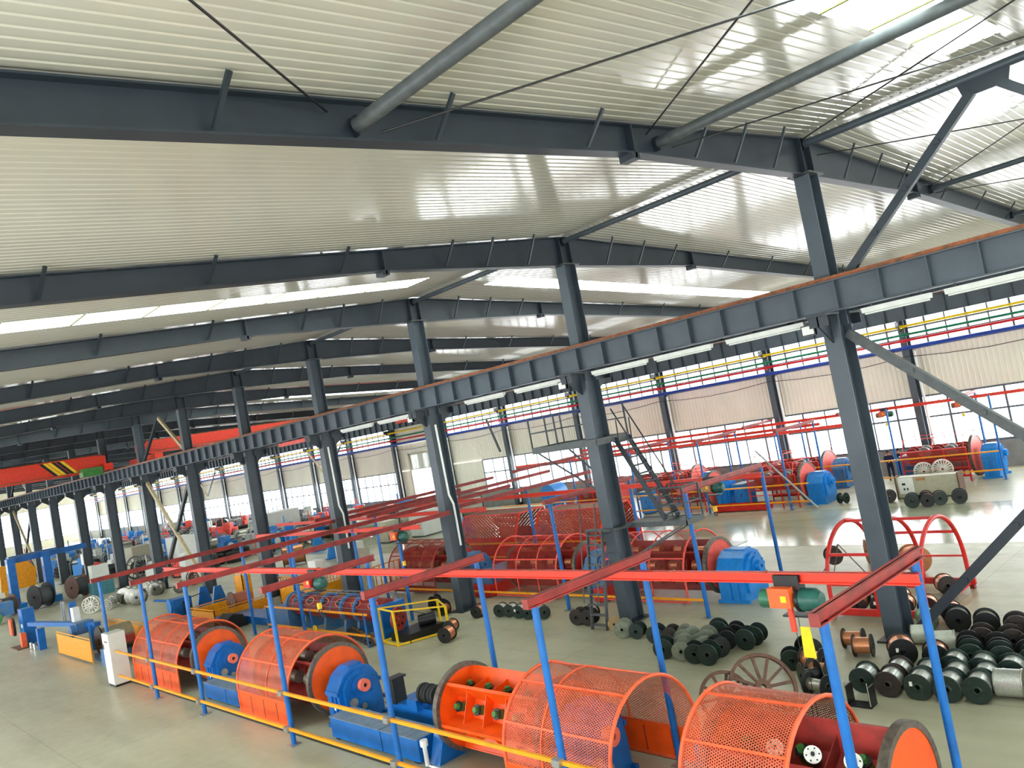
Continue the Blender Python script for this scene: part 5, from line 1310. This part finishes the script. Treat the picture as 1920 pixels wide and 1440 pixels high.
picket('ochre picket fence before the third column', 20.9, 41.0, 20.9, 44.8, .95)
fence('ochre sheet box with slots behind the tubular strander', 19.3, 21.2, 36.5, 40.5, 1.1, 'lnf')
fence('narrow ochre sheet panel beside the fifth column', 19.4, 19.9, 45.2, 46.2, 1.5, 'ln')
# blue stands
for k, (x, y, h) in enumerate([(23.5, 50.2, 1.0), (30.4, 60.0, 1.6), (31.6, 58.4, 1.6), (33.4, 57.0, 1.5), (29.2, 52.0, 1.1), (36.2, 45.2, 1.2)]):
    b = thing('reel_stand', '%s blue reel stand in the window-side bay, counted from the crossed braces' % ORD[k], 'stand', (x, y, 0), 'blue reel stands')
    MB().prism([(x - .5, y - .12, 0), (x + .5, y - .12, 0), (x + .2, y - .12, h), (x - .2, y - .12, h)], (0, .24, 0)).build('stand_body', blue_l, b, False)
    MB().box(x - .55, x + .55, y - .25, y + .25, 0, .08).build('foot', blue, b, False)
bt = thing('blue_winder', 'bright blue winder drum by the windows beside the stair column', 'winder', (44.6, 44.0, 0))
MB().tube((43.6, 44.0, 1.25), (45.0, 44.0, 1.25), .8, 22).build('drum', blue_l, bt); MB().box(43.6, 45.2, 43.4, 44.6, 0, .5).build('base', blue_d, bt, False)

# ------------------------------------------------------------------ crowded far end of the window-side bay
random.seed(5)
far_lab = {'coil': 'dark rubber cable coil heaped', 'reel': 'grey cable reel', 'blue': 'blue mast machine', 'red': 'red mast machine', 'white': 'white mast machine', 'drum': 'silver drum'}
far_grp = {'coil': 'dark cable coils of the far end', 'reel': 'grey cable reels of the far end', 'blue': 'blue machines of the far end', 'red': 'red machines of the far end', 'white': 'white machines of the far end', 'drum': 'silver drums of the far end'}
taken = []
def free(x, y, r):
    if any((x - a) ** 2 + (y - b) ** 2 < (r + c) ** 2 for a, b, c in taken): return False
    taken.append((x, y, r)); return True
for x, y, r in ((33, 79, 3), (37.6, 76.8, 2.6), (25.6, 70.5, 1.8), (23.6, 75.5, 1.6), (39.6, 56.4, 1.6), (37.4, 59.8, 1.6), (36.2, 63.5, 1.3), (34, 64.5, 1.3), (43, 52.6, 1.5), (22.2, 60.4, 1), (32.95, 78, 1.8), (32.6, 80.4, 1.8), (32.25, 82.8, 1.8), (33.3, 75.6, 1.8), (36.2, 61, 2), (40.5, 58, 2), (38.5, 61.5, 2), (38, 58, 2)): taken.append((x, y, r))
placed = 0
protos = {}; used = {}
def far_item(kind, x, y, a, s):
    bay = max(0, min(NB - 1, int((y - Y0) / D))); side = 'on the column side' if x < 30 else 'in mid-bay' if x < 38 else 'on the window side'
    key = (kind, bay, side); used[key] = used.get(key, 0) + 1
    lab = '%s %s beyond the %s ridge column%s' % (far_lab[kind], side, ORD[bay], '' if used[key] == 1 else ', %s one' % ORD[used[key] - 1])
    if kind in protos:
        o = dup(protos[kind]); o['label'] = lab; o.location = (x, y, 0); o.rotation_euler = (0, 0, a); o.scale = (s, s, s); return
    t = thing('far_' + {'coil': 'cable_coil', 'reel': 'cable_reel', 'blue': 'blue_machine', 'red': 'red_machine', 'white': 'white_machine', 'drum': 'drum'}[kind], far_lab[kind], {'coil': 'coil', 'reel': 'reel', 'drum': 'drum'}.get(kind, 'machine'), (0, 0, 0), far_grp[kind], local=True)
    if kind == 'coil':
        for q in range(3): MB().path([((.75 - .06 * q) * math.cos(k * PI / 8), (.75 - .06 * q) * math.sin(k * PI / 8), .2 + .34 * q) for k in range(16)], .2, 8, True).build('coil_turn', rubber, t)
        MB().tube((0, 0, 0), (0, 0, 1.0), .45, 14).build('core', mat('slate_drum', '#4d5358'), t)
    elif kind == 'reel':
        for s_ in (-1, 1):
            MB().ring((s_ * .45, 0, .9), (1, 0, 0), .78, .9, .07, 24).build('rim', mat('grey_rim', '#7d8487', .4, .5), t)
            for k in range(12):
                d = Vector((0, math.cos(k * PI / 6), math.sin(k * PI / 6))); o = Vector((s_ * .45, 0, .9))
                MB().bar(o, o + d * .8, .05, .04, (1, 0, 0)).build('spoke', mat('grey_rim', '#7d8487'), t, False)
        MB().tube((-.45, 0, .9), (.45, 0, .9), .5, 18).build('barrel', rubber, t)
    elif kind == 'drum':
        MB().tube((-.8, 0, .8), (.8, 0, .8), .68, 20).build('barrel', dullsil, t)
        for s_ in (-1, 1): MB().lathe([(-.03, 0), (-.03, .8), (.03, .8), (.03, 0)], (s_ * .8, 0, .8), (1, 0, 0), 22).build('flange', mat('slate_drum', '#4d5358'), t)
    else:
        m = {'blue': blue_l, 'red': coral, 'white': white}[kind]
        MB().box(-.8, .8, -.5, .5, .15, 1.3).build('body', m, t, False)
        MB().box(-.5, .2, -.4, .4, 1.3, 1.9).build('head', m if kind != 'white' else cabw, t, False)
        MB().tube((.2, 0, 1.55), (.9, 0, 1.55), .22, 12).build('motor', zinc if kind != 'red' else blue_d, t)
        MB().box(-.85, .85, -.55, .55, 0, .15).build('plinth', black, t, False)
        MB().lathe([(0, 0), (0, .4), (.1, .4), (.1, 0)], (0, -.5, .8), (0, -1, 0), 18).build('wheel', {'blue': white, 'red': red, 'white': blue_d}[kind], t)
        MB().tube((-.7, .3, 1.3), (-.7, .3, 2.6), .06, 8).build('mast', zinc if kind == 'white' else m, t)
    t.location = (x, y, 0); t.rotation_euler = (0, 0, a); t.scale = (s, s, s)
    t['label'] = lab; protos[kind] = t
for n in range(4000):
    y = random.uniform(60, 126); x = random.uniform(22.4, 46.2)
    if x > 44 and 60 < y < 70: continue
    if y < 66 and x < 40: continue
    kind = random.choices(['coil', 'reel', 'blue', 'red', 'white', 'drum'], [5 if x < 31 else 2, 3.4, 2.4, 2.2 if x > 34 else .6, 2.2, 1.5])[0]
    s = random.uniform(.75, 1.15)
    if not free(x, y, {'coil': .98, 'reel': 1.02, 'drum': 1.15}.get(kind, 1.03) * s): continue
    far_item(kind, x, y, random.uniform(0, 3.1), s); placed += 1
    if placed >= 250: break

# ------------------------------------------------------------------ two workers by the windows
def worker(label, x, y, rz, lean):
    J = {'pelvis': (0, 0, .93, .15), 'waist': (0, .01, 1.08, .135), 'chest': (0, .02 + lean * .4, 1.32, .17), 'neck': (0, .04 + lean * .7, 1.47, .06), 'head0': (0, .06 + lean * .8, 1.55, .07), 'head1': (0, .07 + lean * .9, 1.64, .095), 'head2': (0, .06 + lean, 1.72, .06)}
    E = [('pelvis', 'waist'), ('waist', 'chest'), ('chest', 'neck'), ('neck', 'head0'), ('head0', 'head1'), ('head1', 'head2')]
    for s, n in ((-1, 'l'), (1, 'r')):
        J.update({n + 'sh': (s * .19, .02 + lean * .5, 1.40, .07), n + 'el': (s * .25, .06 + lean, 1.12, .05), n + 'wr': (s * .12, .28 + lean, 1.08, .035), n + 'pa': (s * .09, .34 + lean, 1.09, .036),
                  n + 'hip': (s * .10, 0, .86, .105), n + 'kn': (s * .11, .03, .49, .07), n + 'an': (s * .12, 0, .09, .05), n + 'toe': (s * .14, .17, .045, .042)})
        E += [('chest', n + 'sh'), (n + 'sh', n + 'el'), (n + 'el', n + 'wr'), (n + 'wr', n + 'pa'), ('pelvis', n + 'hip'), (n + 'hip', n + 'kn'), (n + 'kn', n + 'an'), (n + 'an', n + 'toe')]
        for q in range(5):
            o = (q - 2) * .016
            J[n + 'f%d' % q] = (s * .09 + o, .385 + lean - (.02 if q == 0 else 0), 1.09, .009)
            J[n + 'g%d' % q] = (s * .09 + o * 1.3, .42 + lean - abs(q - 2) * .008 - (.02 if q == 0 else 0), 1.075, .008)
            E += [(n + 'pa', n + 'f%d' % q), (n + 'f%d' % q, n + 'g%d' % q)]
    names = list(J); me = bpy.data.meshes.new('person')
    me.from_pydata([J[n][:3] for n in names], [(names.index(a), names.index(b)) for a, b in E], [])
    o = bpy.data.objects.new('person_skeleton', me); COL.objects.link(o)
    md = o.modifiers.new('skin', 'SKIN'); md.use_smooth_shade = True
    for i, n in enumerate(names):
        v = me.skin_vertices[0].data[i]; v.radius = (J[n][3], J[n][3]); v.use_root = n == 'pelvis'
    o.modifiers.new('sub', 'SUBSURF').levels = 1
    dg = bpy.context.evaluated_depsgraph_get()
    m2 = bpy.data.meshes.new_from_object(o.evaluated_get(dg)); bpy.data.objects.remove(o)
    m2.materials.clear()
    for m in (navy, skin, rubber): m2.materials.append(m)
    for p in m2.polygons:
        c = p.center
        p.material_index = 1 if (c.z > 1.46 or (c.y > .29 + lean and c.z > .95)) else 2 if c.z < .09 else 0
        p.use_smooth = True
    body = bpy.data.objects.new('person', m2); COL.objects.link(body)
    body.location = (x, y, 0); body.rotation_euler = (0, 0, rz)
    tag(body, label, 'person', 'workers by the windows')
    hy = .045 + lean * .95
    OFF[body] = Vector((0, 0, 0))
    MB().lathe([(-.06, .105), (.02, .108), (.07, .085), (.105, .045), (.115, 0)], (0, hy, 1.66), (0, -.25, 1), 16).build('hair', hairm, body)
    for s in (-1, 1):
        MB().lathe([(0, 0), (0, .012), (.01, 0)], (s * .035, hy + .115, 1.64), (0, 1, 0), 8).build('eye', hairm, body)
        MB().lathe([(-.01, 0), (0, .03), (.01, 0)], (s * .1, hy + .02, 1.63), (1, 0, 0), 10).build('ear', skin, body)
    MB().prism([(-.014, hy + .10, 1.60), (.014, hy + .10, 1.60), (0, hy + .10, 1.65)], (0, .035, -.008)).build('nose', skin, body, False)
    MB().box(-.025, .025, hy + .10, hy + .112, 1.565, 1.575).build('mouth', mat('lip', '#8f5048', .6), body, False)
worker('worker in dark navy clothes standing nearer the amber rail', 46.3, 19.25, 2.2, .03)
worker('worker in dark navy clothes standing behind, towards the window', 46.75, 18.78, 1.2, .02)
